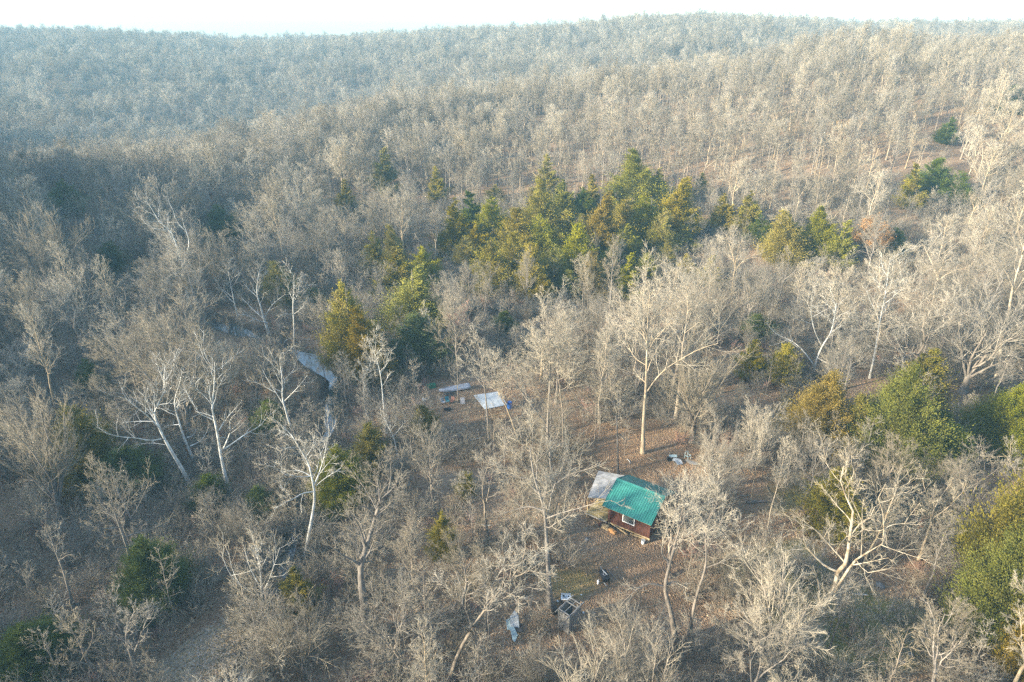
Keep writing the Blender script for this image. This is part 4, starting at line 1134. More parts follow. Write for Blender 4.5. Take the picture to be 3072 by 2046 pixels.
hero(BT, "shaded tree with level side limbs beside the dark cedar at lower left", 7, .26,
     [(995, 940), (905, 780), (880, 650), (850, 560), (800, 430), (760, 300), (740, 180)],
     [[(882, 630), (980, 640), (1090, 620), (1150, 600)], [(878, 640), (780, 640), (690, 630)], [(860, 570), (960, 530), (1100, 490), (1200, 490)], [(820, 500), (720, 515), (560, 480)], [(800, 440), (700, 380), (620, 340)], [(790, 380), (880, 330), (960, 240)]],
     'bark', 'twig', 33, n2=6)
hero(BT, "shaded tree behind the level limbed one, crown reaching towards the sycamore trunks", 7, .22,
     [(975, 560), (900, 430), (830, 300), (790, 200), (760, 90)], [[(900, 440), (960, 350), (1040, 160)], [(850, 330), (900, 230), (860, 100)]], 'bark', 'twig', 34)
hero("dead_tree", "leaning dead grey-green trunk with hardly any twigs in the shaded lower left", 7, .2,
     [(505, 1055), (470, 920), (430, 780), (390, 690), (360, 600), (330, 540)], [[(460, 830), (530, 790), (640, 760)], [(410, 730), (480, 680), (520, 700)]], 'bark', 'twig', 35, n2=4, n3=4, n4=2, extra=2, crown_from=.7)
hero(BT, "pale low tree fanning over the gravel bar from one short stem", 7, .2,
     [(1815, 1090), (1805, 1000), (1805, 900), (1790, 750), (1750, 600)],
     [[(1800, 1010), (1700, 920), (1600, 860), (1530, 700)], [(1800, 990), (1690, 1000), (1560, 960)], [(1806, 960), (1860, 860), (1930, 640)], [(1800, 920), (1720, 780), (1680, 620)]], 'bark_white', 'twig_pale', 36, n2=7, extra=4)
hero(SY, "white trunk leaning far right at the far left edge among shaded trees", 4, .18,
     [(20, 1120), (120, 1060), (250, 1040), (420, 1030)], [[(130, 1058), (220, 1040), (330, 980)]], 'bark_white', 'twig', 37, n2=4, n3=5, n4=3, extra=2)
hero(SY, "thin whitish stem bent right above the white leaning trunk at far left", 4, .14,
     [(120, 1000), (140, 930), (190, 820), (240, 700), (260, 600)], [], 'bark_white', 'twig', 38, n2=4, extra=3)
hero(SY, "white limbed tree at the far left edge below the dark hollow", 1, .26,
     [(120, 1480), (105, 1380), (60, 1310), (40, 1250), (0, 1200)], [[(115, 1390), (118, 1310), (135, 1240)]], 'bark_white', 'twig', 39, n2=5, extra=3)
hero(SY, "small white sycamore far left between the twin leader sycamore and the edge one", 1, .22,
     [(262, 1480), (260, 1390), (235, 1300), (225, 1200)], [[(245, 1340), (180, 1320)], [(250, 1360), (310, 1330), (330, 1290)]], 'bark_white', 'twig', 40, n2=5, extra=3)
hero(SY, "distant white stemmed sycamore standing in the hazy hollow below the russet crown", 1, .28,
     [(685, 970), (670, 900), (652, 840), (640, 750)], [], 'bark_white', 'twig', 41, n2=6, extra=4)

# ---- bare trees of a few kinds, copied with their parts
PROTO = {}
def bare_proto(key, kind, seed, H, bark, twig):
    a, b = species(kind, seed, H)
    PROTO[key] = (geo_mesh("trunk", a, [M[bark]]), geo_mesh("crown", b, [M[twig]]), H)
for k_, (kind_, H_, bk_, tw_) in enumerate([('spreading', 14, 'bark', 'twig'), ('spreading', 14, 'bark_dark', 'twig'), ('slender', 15, 'bark', 'twig'), ('slender', 15, 'bark_tan', 'twig_pale'),
        ('vase', 9, 'bark', 'twig_pale'), ('vase', 9, 'bark', 'twig'), ('oval', 15, 'bark', 'twig_pale'), ('oval', 15, 'bark', 'twig'), ('forked', 14, 'bark', 'twig'), ('forked', 14, 'bark_tan', 'twig_pale'),
        ('crooked', 14, 'bark', 'twig_pale'), ('spreading', 8, 'bark_dark', 'twig_red')]):
    bare_proto(k_, kind_, 100 + k_, H_, bk_, tw_)

def put_tree(name, key, x, y, H, rz, label, group=None, wide=1.0, tilt=(0, 0)):
    tm, cm, h0 = PROTO[key]
    s = H / h0
    e = empty(name, (x, y, gz(x, y) - .12), rz)
    e.rotation_euler = (tilt[0], tilt[1], rz)
    e.scale = (s * wide, s * wide, s)
    tag(e, label, "tree", group)
    link("trunk", tm, e); link("crown", cm, e)
    return e

S_ = 3072 / 2354.0
def base_top(bx, by, ty):
    b = unproject(bx * S_, by * S_)
    d = ray(bx * S_, ty * S_)
    hv = nrm(b[:2]); t = (b[:2] @ hv) / (d[:2] @ hv)
    return b, (CAMP + d * t)[2] - b[2]

PLACED = [  # base x, base y, top y (pixels of a 2354 wide photograph), kind, width, label
    (1310, 1700, 1430, 4, 1.15, "big pale fan-shaped bare tree hiding the foot of the roofless outhouse"),
    (1440, 1660, 1490, 5, 1.0, "lower fan-shaped bare tree right of the big pale fan at the bottom edge"),
    (1770, 1560, 1310, 4, 1.1, "pale fan-shaped tree at the bottom between the dark leaning trunk and twisted sycamore"),
    (1640, 1130, 985, 5, 1.1, "fine-twigged bushy tree beside the metal scrap behind the cabin"),
    (1725, 1075, 930, 4, .8, "narrow fan-shaped sapling right of the bushy tree by the metal scrap"),
    (1540, 1330, 1120, 10, 1.0, "crooked bare tree covering the right end of the green roof"),
    (920, 1560, 1320, 0, 1.1, "wide bare tree right of the thick dark trunk at the bottom"),
    (1060, 1420, 1230, 0, 1.1, "round bare tree between the olive cedar bush and the snapped limb tree"),
    (1120, 1250, 1010, 8, .9, "forked grey tree left of the green roofed cabin"),
    (1765, 1215, 1000, 3, .6, "thin dark stemmed tree on the brown slope right of the cabin"),
    (1725, 1160, 980, 3, .5, "thin straight stem left of the dark stemmed tree on the brown slope"),
    (2110, 1290, 1030, 9, .9, "pale forked tree right of the twisted sycamore's top"),
    (2030, 1190, 990, 0, .9, "low spreading tree in front of the big green cedar on the right"),
    (2130, 660, 540, 6, 1.0, "pale round tree on the right slope above the egg-shaped one"),
    (1990, 640, 480, 7, 1.0, "tan bare tree just below the rust-leaved oak"),
    (1290, 830, 690, 6, 1.0, "pale oval tree below the cedar cluster, in front of its middle"),
    (1120, 760, 600, 8, .9, "grey forked tree at the lower left of the cedar cluster"),
    (1340, 730, 580, 6, .7, "thin pale tree standing up in front of the cedar cluster's green middle"),
    (1210, 720, 570, 7, .7, "thin grey tree against the cedar cluster's left half"),
    (1620, 730, 560, 3, .8, "slender pale tree at the right foot of the cedar cluster"),
    (880, 700, 580, 9, .8, "small pale-stemmed tree in front of the leftmost cedar group"),
    (720, 590, 480, 6, 1.1, "round pale tree on the bank above the brown creek bench"),
    (1060, 800, 700, 11, 1.2, "small russet-twigged tree between the bright cedar and the cedar cluster"),
    (240, 262, 228, 11, 1.5, "distant russet crown in the hazy hollow at upper left"),
    (1790, 700, 560, 8, 1.0, "forked tree left of the gold and green cedar trio"),
    (1680, 690, 500, 9, .8, "pale forked tree in front of the gold cedar right of the cluster"),
    (850, 1040, 860, 2, .8, "slender tree right of the grey creek bend"),
    (1000, 1180, 960, 7, .9, "oval grey tree behind the olive cedar bush"),
    (2270, 1620, 1380, 9, .9, "pale forked tree at the bottom right corner"),
    (2060, 1640, 1400, 8, .9, "grey forked tree on the bottom edge right of the twisted sycamore"),
    (60, 1700, 1440, 4, .9, "pale upright tree filling the bottom left corner"),
]
TREE_XY = list(HERO_XY)
for k_, (bx, by, ty, key, wd, lb) in enumerate(PLACED):
    if by > 1560:
        q = unproject(bx * S_, 1560 * S_); dd = (by - 1560) / 1569 * 60
        x_, y_ = q[0] * (1 - dd * .012), max(q[1] - dd * 1.4, 24)
        H_ = 9.5 if key in (4, 5) else 13
    else:
        b, H_ = base_top(bx, by, ty); x_, y_ = b[0], b[1]
    put_tree("bare_tree", key, x_, y_, max(H_, 4), k_ * 1.7, lb, wide=wd)
    TREE_XY.append((x_, y_))

# ---- rust leaved oak
def leaf_cloud(rg, centres, n, spread, size, wdt, up=.4):
    c = centres[rg.integers(0, len(centres), n)] + rg.normal(0, spread, (n, 3))
    return sprays(rg, c, nrm(rg.normal(0, 1, (n, 3)) + np.array([0, 0, up])), size, wdt)

def sprays(rg, c, d, size, wdt):
    n = len(c)
    u, v = perp_frame(d)
    a = rg.random(n) * 6.283
    s = (u * np.cos(a)[:, None] + v * np.sin(a)[:, None])
    nn = np.cross(d, s)
    ln = (size * rg.uniform(.6, 1.3, n))[:, None]; w = (wdt * rg.uniform(.7, 1.3, n))[:, None]
    V = np.stack([c, c + d * ln * .45 + s * w + nn * w * .5, c + d * ln, c + d * ln * .45 - s * w + nn * w * .5], 1)
    return V.reshape(-1, 3), np.arange(n * 4).reshape(n, 4)

# ---- cedars
def cedar_mesh(seed, H=9.0, W=4.2, n=26000, nclump=130, squat=.9, ragged=.4, size=.24):
    rg = np.random.default_rng(seed)
    z = 1 - rg.random(nclump) ** .60 * .95
    lopl = rg.normal(0, .10 * W, 2)
    prof = np.minimum(1, ((1 - z) / .80)) ** squat * (.6 + .4 * sm(0, .16, z))
    az = np.arange(nclump) * 2.39996 + rg.normal(0, .5, nclump)
    lobe = 1 + .22 * np.sin(az * 2 + rg.random() * 6 + z * 5) + .14 * np.sin(az * 5 + z * 11)
    rr = prof * W / 2 * lobe * (1 - ragged + ragged * 1.5 * rg.random(nclump))
    cc = np.stack([rr * np.cos(az) + lopl[0] * z * z, rr * np.sin(az) + lopl[1] * z * z, z * H], 1)
    wgt = rg.uniform(.3, 1.6, nclump) * (.35 + prof); wgt /= wgt.sum()
    which = rg.choice(nclump, n, p=wgt)
    csz = (.060 * W * (.35 + 1.0 * prof) * rg.uniform(.6, 1.5, nclump))[which][:, None]
    # plume: a cluster stretched outwards and upwards along its bough
    out = nrm(np.concatenate([cc[:, :2], np.zeros((nclump, 1))], 1) + 1e-6)[which]
    axis = nrm(out * .8 + np.array([0, 0, .65]))
    s = rg.normal(0, 1, (n, 1)) * 1.5 - .6 * rg.random((n, 1)) * 2
    pos = cc[which] + axis * s * csz * 1.2 + rg.normal(0, 1, (n, 3)) * csz * .75
    pos[:, 2] = np.clip(pos[:, 2], .12, H * 1.03)
    d = nrm(axis + rg.normal(0, .42, (n, 3)))
    V, Q = sprays(rg, pos, d, size, size * .19)
    clump_t = rg.random(nclump) ** 1.8
    tint = np.clip(clump_t[which] * .65 + rg.random(n) * .4, 0, 1)
    tr, trr = trunk_curve(rg, H * .95, .02 * H, bend=.03)
    L1, R1 = children(rg, tr, trr, 30, .06, .92, W / 2 / H * .9, .75, (58, 9), .06, .08, 5, .4, .3, .015)
    return merge([tubes(tr, trr, 7), tubes(L1, R1, 4)]), (V, Q, None), np.repeat(tint, 4)

CEDAR = []
for k_, kw in enumerate([dict(), dict(W=3.4, squat=1.0), dict(W=4.8, squat=.75, ragged=.55), dict(W=3.0, squat=1.0, nclump=80), dict(W=5.2, squat=.65, ragged=.6, nclump=150),
                         dict(W=4.2, n=60000, nclump=230, squat=1.0, ragged=.5, size=.19), dict(W=5.2, n=120000, nclump=380, squat=.95, ragged=.6, size=.155)]):
    a, b, tnt = cedar_mesh(300 + k_, **kw)
    CEDAR.append((geo_mesh("trunk", a, [M['bark_dark']]), geo_mesh("crown", b, [M['cedar_green']], smooth=False, attrs=dict(tint=tnt)), 9.0, kw.get('W', 4.2)))

CED_XY = []
def put_cedar(x, y, H, W, col, key, rz, label, group=None, name="cedar_tree"):
    tm, cm, h0, w0 = CEDAR[key]
    e = empty(name, (x, y, gz(x, y) - .1), rz)
    e.scale = (W / w0, W / w0, H / h0)
    tag(e, label, "cedar" if name == "cedar_tree" else "shrub", group)
    link("trunk", tm, e)
    c = link("crown", cm, e)
    c.material_slots[0].link = 'OBJECT'
    c.material_slots[0].material = M[col]
    CED_XY.append((x, y, W))
    return e

G_, O_, Y_, B_, D_ = 'cedar_green', 'cedar_olive', 'cedar_gold', 'cedar_bronze', 'cedar_dark'
CEDARS = [  # base x, base y, top y, width px, colour, prototype, label
    (1460, 478, 352, 84, G_, 5, "tallest pointed green cedar at the top of the hillside cluster"),
    (1502, 482, 398, 48, O_, 1, "olive cedar touching the right side of the tallest green cedar"),
    (1546, 545, 420, 76, Y_, 5, "golden cedar at the upper right end of the hillside cluster"),
    (1256, 470, 368, 46, O_, 3, "thin pale olive cedar standing above the cluster's left half"),
    (1297, 520, 425, 54, G_, 1, "green cedar below the thin pale olive one"),
    (1357, 500, 410, 40, Y_, 3, "narrow gold cedar between the green one and the tallest"),
    (1335, 520, 440, 44, D_, 2, "dark cedar tucked beside the narrow gold one"),
    (1375, 585, 455, 66, B_, 5, "bronze pointed cedar in the centre of the cluster"),
    (1436, 560, 465, 72, Y_, 2, "gold-green cedar right of the bronze pointed one"),
    (1488, 560, 462, 76, G_, 5, "broad green cedar under the tallest cedar"),
    (1518, 580, 490, 52, O_, 2, "olive cedar below the golden one at the cluster's right"),
    (1245, 560, 430, 64, O_, 4, "olive cedar with bare branches in front, left in the cluster"),
    (1190, 600, 490, 78, Y_, 4, "gold-tipped broad cedar in the left half of the cluster"),
    (1132, 570, 465, 64, G_, 2, "round green cedar left of the gold-tipped broad one"),
    (1085, 555, 452, 52, D_, 3, "dark narrow cedar at the cluster's left end"),
    (1048, 590, 470, 58, O_, 1, "leftmost olive cedar of the big cluster"),
    (1095, 600, 520, 46, Y_, 2, "small gold cedar below the dark narrow one"),
    (1243, 610, 505, 60, G_, 2, "green cedar under the olive one with bare branches"),
    (1304, 580, 495, 50, O_, 3, "small pointed olive cedar left of the bronze centre cedar"),
    (1320, 650, 530, 68, G_, 4, "bright green cedar below the bronze centre cedar"),
    (1430, 610, 525, 60, G_, 1, "pointed green cedar at the cluster's lower right"),
    (1440, 690, 592, 40, G_, 3, "thin green cedar lowest on the cluster's right"),
    (1180, 660, 545, 60, O_, 4, "olive cedar behind thin bare trees at the cluster's lower left"),
    (1130, 680, 560, 66, O_, 2, "loose olive cedar at the cluster's lowest left corner"),
    (1215, 690, 575, 56, Y_, 4, "yellowish cedar lowest in the cluster's middle left"),
    (1272, 670, 575, 60, G_, 2, "green cedar lowest in the cluster's middle"),
    (1362, 690, 590, 56, B_, 4, "bronze-green cedar at the cluster's lower edge"),
    (1610, 450, 402, 28, O_, 3, "tiny olive cedar alone right of the golden cedar"),
    (1660, 535, 455, 48, Y_, 1, "gold cedar standing first right of the cluster"),
    (1712, 545, 450, 54, O_, 1, "olive cedar right beside the first gold cedar"),
    (1740, 560, 500, 40, D_, 2, "small dark cedar behind the olive one right of the cluster"),
    (1628, 660, 595, 36, O_, 3, "small olive cedar under the cluster's right end"),
    (1575, 640, 590, 34, Y_, 3, "little yellow cedar left of the small olive one"),
    (1800, 610, 495, 76, Y_, 5, "gold leftmost cedar of the trio on the right"),
    (1872, 600, 480, 66, G_, 5, "green middle cedar of the trio on the right"),
    (1924, 620, 515, 44, G_, 3, "narrow green rightmost cedar of the trio"),
    (2048, 590, 528, 48, D_, 2, "dark green cedar just right of the rust-leaved oak"),
    (2130, 460, 372, 64, D_, 4, "dark cedar on the upper right slope"),
    (2085, 480, 385, 40, O_, 3, "olive cedar left of the dark one on the upper right slope"),
    (2190, 470, 400, 56, D_, 2, "dark cedar right of the one on the upper right slope"),
    (2170, 330, 275, 36, D_, 1, "distant dark cedar high on the right slope"),
    (2325, 260, 200, 60, D_, 2, "dark cedar by the right edge beyond the trail"),
    (1006, 472, 392, 30, O_, 3, "narrow olive cedar alone left above the cluster"),
    (1138, 470, 428, 36, O_, 2, "small olive cedar above the cluster's left end"),
    (800, 500, 420, 38, Y_, 3, "gold cedar alone on the left middle slope"),
    (888, 450, 350, 44, O_, 3, "pale thin cedar behind a white stem on the middle slope"),
    (520, 570, 480, 62, D_, 2, "dark cedar on the left slope above the creek woods"),
    (870, 640, 545, 52, O_, 1, "olive cedar at the back left of the five-cedar group"),
    (917, 660, 530, 52, Y_, 5, "tall gold cedar at the back of the five-cedar group"),
    (918, 690, 580, 64, O_, 1, "olive cedar in front of the tall gold one"),
    (976, 670, 578, 58, G_, 2, "dark-edged green cedar at the right of the five-cedar group"),
    (955, 760, 628, 92, G_, 5, "bright green pointed cedar at the front of the five-cedar group"),
    (812, 850, 672, 84, O_, 5, "tall olive cedar on the right creek bank"),
    (852, 880, 720, 78, B_, 5, "bronze cedar leaning against the tall olive one by the creek"),
    (965, 850, 740, 100, D_, 4, "dark cedar behind the low wide grey tree"),
    (650, 700, 610, 62, O_, 4, "olive cedar on the far creek bank near the white sycamores"),
    (720, 705, 665, 56, D_, 4, "low dark cedar right of the far creek bank's olive one"),
    (1868, 1030, 862, 112, B_, 6, "bronze cedar on the brown slope right of the cabin"),
    (1950, 1050, 920, 70, O_, 4, "olive cedar between the bronze and big green cedars at right"),
    (2085, 960, 798, 100, O_, 5, "tall olive cedar behind the big green cedar at right"),
    (2050, 1080, 850, 138, G_, 6, "big green cedar with gold top right of the bronze cedar"),
    (2125, 1075, 950, 90, D_, 4, "dark cedar below the big green one"),
    (2285, 1040, 885, 120, G_, 6, "broad green cedar under the right edge sycamore"),
    (2345, 1020, 865, 66, B_, 5, "bronze cedar at the right edge of the frame"),
    (2310, 1400, 1000, 170, O_, 6, "largest olive green cedar filling the right edge"),
    (2290, 1480, 1180, 150, G_, 6, "green cedar in front of the largest right edge one"),
    (2350, 1560, 1330, 90, B_, 5, "bronze cedar in the lower right corner"),
    (1790, 880, 800, 64, O_, 4, "olive cedar alone behind the brown slope"),
    (1722, 870, 785, 44, O_, 3, "thin olive cedar left of the one behind the brown slope"),
    (1742, 775, 728, 66, D_, 4, "low dark cedar on the slope left of the pale spreading tree"),
    (1900, 1230, 1080, 96, O_, 4, "dim olive cedar left of the twisted sycamore's crown"),
    (790, 1165, 1030, 92, G_, 6, "sunny green cedar right of the white creek bank sycamore"),
    (850, 1075, 985, 70, O_, 4, "olive cedar behind the sunny green one"),
    (692, 1405, 1310, 58, O_, 3, "small olive cedar on the near creek bank"),
    (1020, 1285, 1190, 50, O_, 2, "small olive cedar bush alone left of the outhouse tree"),
    (1072, 1140, 1090, 40, O_, 2, "little olive cedar up from the cedar bush"),
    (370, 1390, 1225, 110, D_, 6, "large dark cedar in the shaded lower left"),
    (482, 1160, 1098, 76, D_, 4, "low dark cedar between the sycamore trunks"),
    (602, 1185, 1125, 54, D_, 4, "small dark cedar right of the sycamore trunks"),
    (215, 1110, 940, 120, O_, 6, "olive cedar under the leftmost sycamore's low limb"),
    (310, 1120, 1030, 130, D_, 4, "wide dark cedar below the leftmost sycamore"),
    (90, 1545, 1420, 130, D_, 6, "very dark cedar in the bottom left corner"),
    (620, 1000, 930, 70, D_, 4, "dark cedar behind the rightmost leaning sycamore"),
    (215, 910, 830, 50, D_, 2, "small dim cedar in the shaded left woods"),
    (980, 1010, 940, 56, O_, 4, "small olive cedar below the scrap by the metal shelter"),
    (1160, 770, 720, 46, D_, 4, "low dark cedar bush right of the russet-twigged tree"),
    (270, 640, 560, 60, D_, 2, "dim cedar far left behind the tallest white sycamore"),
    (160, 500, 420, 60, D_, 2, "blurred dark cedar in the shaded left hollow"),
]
for k_, (bx, by, ty, w, c, key, lb) in enumerate(CEDARS):
    b, H_ = base_top(bx, by, ty)
    zc = project(b)[2]
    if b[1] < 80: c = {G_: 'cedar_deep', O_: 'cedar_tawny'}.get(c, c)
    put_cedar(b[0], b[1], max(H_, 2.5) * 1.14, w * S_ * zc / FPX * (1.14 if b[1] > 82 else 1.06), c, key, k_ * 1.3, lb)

_rx = np.random.default_rng(88)
for bx, by, h in ((1110, 585, 62), (1160, 610, 70), (1215, 545, 60), (1265, 520, 60), (1225, 640, 70), (1290, 610, 66), (1345, 610, 70), (1395, 640, 64), (1400, 520, 60), (1460, 610, 60), (1340, 560, 60), (1530, 620, 56), (1150, 640, 56), (1250, 700, 62), (1310, 690, 60), (1480, 640, 50), (1570, 575, 52), (1070, 610, 60)):
    b, H_ = base_top(bx, by, by - h)
    put_cedar(b[0], b[1], H_ * 1.15, (44 + 16 * _rx.random()) * S_ * project(b)[2] / FPX, (G_, O_, Y_, G_, O_)[int(_rx.integers(0, 5))], int(_rx.integers(0, 5)), bx * .7, "smaller cedar wedged among the taller cedars of the hillside cluster", "small cedars filling the hillside cluster")

def round_leafy(name, label, cat, bx, by, ty, w, leafmat, seed, n, size, wd, twigkey):
    rg = np.random.default_rng(seed)
    b, H = base_top(bx, by, ty)
    W = w * S_ * project(b)[2] / FPX
    a, tw = species(twigkey, seed, H * .95)
    m = 70
    u = nrm(rg.normal(0, 1, (m, 3))); u[:, 2] = np.abs(u[:, 2]) * 1.1 - .25
    cc = u * np.array([W / 2, W / 2, H * .42]) * rg.uniform(.6, 1.0, (m, 1)) + np.array([0, 0, H * .5])
    V, Q = leaf_cloud(rg, cc, n, W * .055, size, wd)
    e = empty(name, b); tag(e, label, cat)
    link("trunk", geo_mesh("trunk", a, [M['bark']]), e)
    link("crown", geo_mesh("crown", (V, Q, None), [leafmat], smooth=False, attrs=dict(tint=np.repeat(rg.random(n), 4))), e)
    link("branches", geo_mesh("branches", tw, [M['twig']]), e)
    CED_XY.append((b[0], b[1], W))
round_leafy("oak_tree", "oak still holding rust-brown leaves right of the cedar trio", "tree", 1990, 600, 478, 84, M['leaf_rust'], 501, 9000, .20, .06, 'spreading')
round_leafy("evergreen_shrub", "bright yellow-green leafy bush between the green cedars at right", "shrub", 2170, 1065, 962, 92, M['leaf_lime'], 502, 6000, .26, .10, 'shrub')

# ---- filler woods: single trees near the camera
KEEP = [(540, 1900, 690, 2046), (1735, 1385, 2000, 1640), (1650, 1750, 1780, 1910), (1300, 1140, 1560, 1260), (1510, 1830, 1575, 1945), (1985, 1355, 2100, 1412), (1785, 1700, 1850, 1780),
        (1760, 1300, 2000, 1400), (1790, 1620, 2010, 1760), (2210, 1480, 2400, 1600), (630, 930, 750, 1030), (870, 1020, 995, 1130), (975, 1150, 1045, 1270), (850, 1620, 900, 1690), (2600, 1700, 2700, 1780)]
def blocks(x, y, H, wide):
    zb = gz(x, y)
    cxp, cyp, zz = project(np.array([x, y, zb + .66 * H]))
    rp = wide * FPX / zz
    bxp, byp, _ = project(np.array([x, y, zb]))
    for (a0, b0, a1, b1) in KEEP:
        qx, qy = min(max(cxp, a0), a1), min(max(cyp, b0), b1)
        if math.hypot(cxp - qx, cyp - qy) < rp * .9: return True
        if a0 - 6 < bxp < a1 + 6 and b0 < byp < b1 + 10: return True
    return False
def zone(x, y):
    bxp, byp, _ = project(np.array([x, y, gz(x, y)]))
    cd = np.interp(y, CREEK[::-1, 1], CREEK[::-1, 0])
    if x < cd - 4 and y < 108: return "bare trees in the shaded woods left of the creek", "grey bare tree in the shaded woods left of the creek"
    if y < 46: return "bare trees along the bottom edge", "bare tree crowded along the bottom edge of the photo"
    if x > 24 and y < 100: return "bare trees on the cedar slope at right", "bare tree among the big cedars on the right slope"
    if y < 100: return "bare trees around the clearing", "bare tree in the woods round the cabin clearing"
    if x > 45: return "bare trees climbing the right hillside", "pale bare tree climbing the right hillside behind the cedar trio"
    if x < -30: return "bare trees above the creek bend", "grey bare tree on the slope beyond the creek bend"
    return "bare trees at the foot of the hill", "bare tree at the foot of the hill round the cedar cluster"

rf = np.random.default_rng(21)
CEDBOX = []
for u, v, w in CED_XY:
    g = gz(u, v); h = 2.0 * w
    a, b_, zz = project(np.array([u, v, g + 1.0])); r_ = w / 2 * FPX / zz
    CEDBOX.append((a, b_, r_, zz))
CEDBOX = np.array(CEDBOX)
CEDTOP = np.array([b_ for b_ in CEDBOX[:, 1]]) - CEDBOX[:, 2] * 3.2
def hides_cedar(x, y, H, wide):
    """how many cedar crowns the crown of a bare tree would stand in front of"""
    cxp, cyp, zz = project(np.array([x, y, gz(x, y) + .62 * H])); rp = wide * FPX / zz
    dx = np.abs(CEDBOX[:, 0] - cxp); cyc = (CEDBOX[:, 1] + CEDTOP) / 2; hh = (CEDBOX[:, 1] - CEDTOP) / 2
    return int(((dx < rp * .8 + CEDBOX[:, 2] * .5) & (np.abs(cyc - cyp) < rp + hh * .7) & (zz < CEDBOX[:, 3] + 1)).sum())
occ = {}
def free(x, y, r):
    i, j = int(x // 5), int(y // 5)
    for a in range(i - 2, i + 3):
        for b in range(j - 2, j + 3):
            for (u, v) in occ.get((a, b), ()):
                if (u - x) ** 2 + (v - y) ** 2 < r * r: return False
    return True
def take(x, y): occ.setdefault((int(x // 5), int(y // 5)), []).append((x, y))
for q in TREE_XY: take(*q)
for q in CED_XY: take(q[0], q[1])
fill = []
kinds = [0, 1, 1, 2, 3, 5, 6, 7, 7, 8, 9, 10, 0]
for _ in range(14000):
    y = 22 + 150 * math.sqrt(rf.random()); x = (rf.random() * 2 - 1) * (.80 * y + 22)
    r = 4.3 if y > 75 else 4.6
    if not free(x, y, r): continue
    if creek_dist(np.array([x]), np.array([y]))[0] < (1.1 if y < 60 else 2.0): continue
    k = kinds[rf.integers(0, len(kinds))]
    H = rf.uniform(9, 16) if y > 60 else rf.uniform(8, 13)
    if blocks(x, y, H, .30 * H):
        H *= .55; k = 5
        if blocks(x, y, H, .3 * H): continue
    nc = hides_cedar(x, y, H, .28 * H)
    if nc and rf.random() < .97:
        H = rf.uniform(3.5, 6.5); k = [2, 5, 7, 6][rf.integers(0, 4)]
        if hides_cedar(x, y, H, .25 * H) and rf.random() < .85: continue
    take(x, y); fill.append((x, y, k, H))
fill.sort(key=lambda q: (q[0] ** 2 + q[1] ** 2) ** .5 - 3.5 * q[3])
near, rest = fill[:238], fill[238:]
HERO_SHORT = ["the sunlit creek bank sycamore", "the leftmost leaning sycamore", "the thin middle leaning sycamore", "the rightmost leaning sycamore", "the forked sycamore by the creek bend", "the fanned sycamore by the far water",
              "the thin sycamore behind the far water", "the straight thin sycamore", "the twin-leader sycamore far left", "the thick dark trunk", "the tall tree beside the outhouse", "the straight centre tree",
              "the straight centre tree's pale twin", "the biggest tan tree", "the taller tan tree", "the slim tree behind the cabin", "the left-tilted tree", "the slanting trunk",
              "the thin tree crossing the shelter", "the low wide grey tree", "the slim pale tree", "the sapling at the creek bend", "the bend's pale forked tree", "the twisted sycamore",
              "the right edge sycamore", "the egg-crowned pale tree", "the pale spreading tree", "the crooked tree over the yard", "the dark leaning trunk", "the leaning tree with the snapped limb",
              "the left bottom forked tree", "the right bottom forked tree", "the level-limbed shaded tree", "the shaded sycamore neighbour", "the leaning dead trunk", "the low tree on the gravel bar",
              "the far left leaning trunk", "the bent whitish stem far left", "the white limbed edge tree", "the small white sycamore far left", "the distant white sycamore"]
CED_SHORT = {i: s for i, s in ((k, {"tallest": "the tallest cluster cedar", "leftmost olive": "the cluster's leftmost cedar", "gold leftmost": "the trio's gold cedar", "narrow green rightmost": "the trio's rightmost cedar", "bright green pointed": "the bright green front cedar",
              "tall olive cedar on": "the creek bank cedar", "bronze cedar on": "the bronze cedar right of the cabin", "big green": "the big green cedar", "largest olive": "the largest right edge cedar", "sunny green": "the sunny green cedar",
              "large dark": "the large dark cedar", "very dark": "the bottom left cedar", "small olive cedar bush": "the olive cedar bush", "wide dark": "the wide dark cedar", "broad green cedar under the right": "the broad cedar at right", "olive cedar alone behind": "the lone slope cedar",
              "bronze cedar in the lower": "the corner bronze cedar", "small olive cedar on the near": "the near bank's small cedar", "low dark cedar between": "the low cedar among sycamores", "dim cedar far left": "the dim far left cedar", "thin green cedar lowest": "the thin lowest cluster cedar",
              "loose olive": "the cluster's lowest left cedar"}.get(next((p for p in ("tallest", "leftmost olive", "gold leftmost", "narrow green rightmost", "bright green pointed", "tall olive cedar on", "bronze cedar on", "big green", "largest olive", "sunny green", "large dark", "very dark", "small olive cedar bush", "wide dark", "broad green cedar under the right", "olive cedar alone behind", "bronze cedar in the lower", "small olive cedar on the near", "low dark cedar between", "dim cedar far left", "thin green cedar lowest", "loose olive") if CEDARS[k][6].startswith(p)), ""))) for k in range(len(CEDARS))) if s}
lab = []
for x, y, k, H in near:
    lab.append((x, y, k, H))
LAND = [(hx_, hy_, s) for (hx_, hy_), s in zip(HERO_XY, HERO_SHORT)] + [(CX0, CY0, "the green-roofed cabin"), (ox, oy, "the roofless outhouse"), (sx_, sy_, "the pale metal shelter")]
LAND += [(CED_XY[i][0], CED_XY[i][1], s) for i, s in CED_SHORT.items()]
FORM = {0: "spreading grey", 1: "spreading dark-trunked", 2: "slender grey", 3: "slender tan", 5: "fan-shaped grey", 6: "pale oval", 7: "oval grey", 8: "forked grey", 9: "pale forked", 10: "crooked pale"}
texts = []
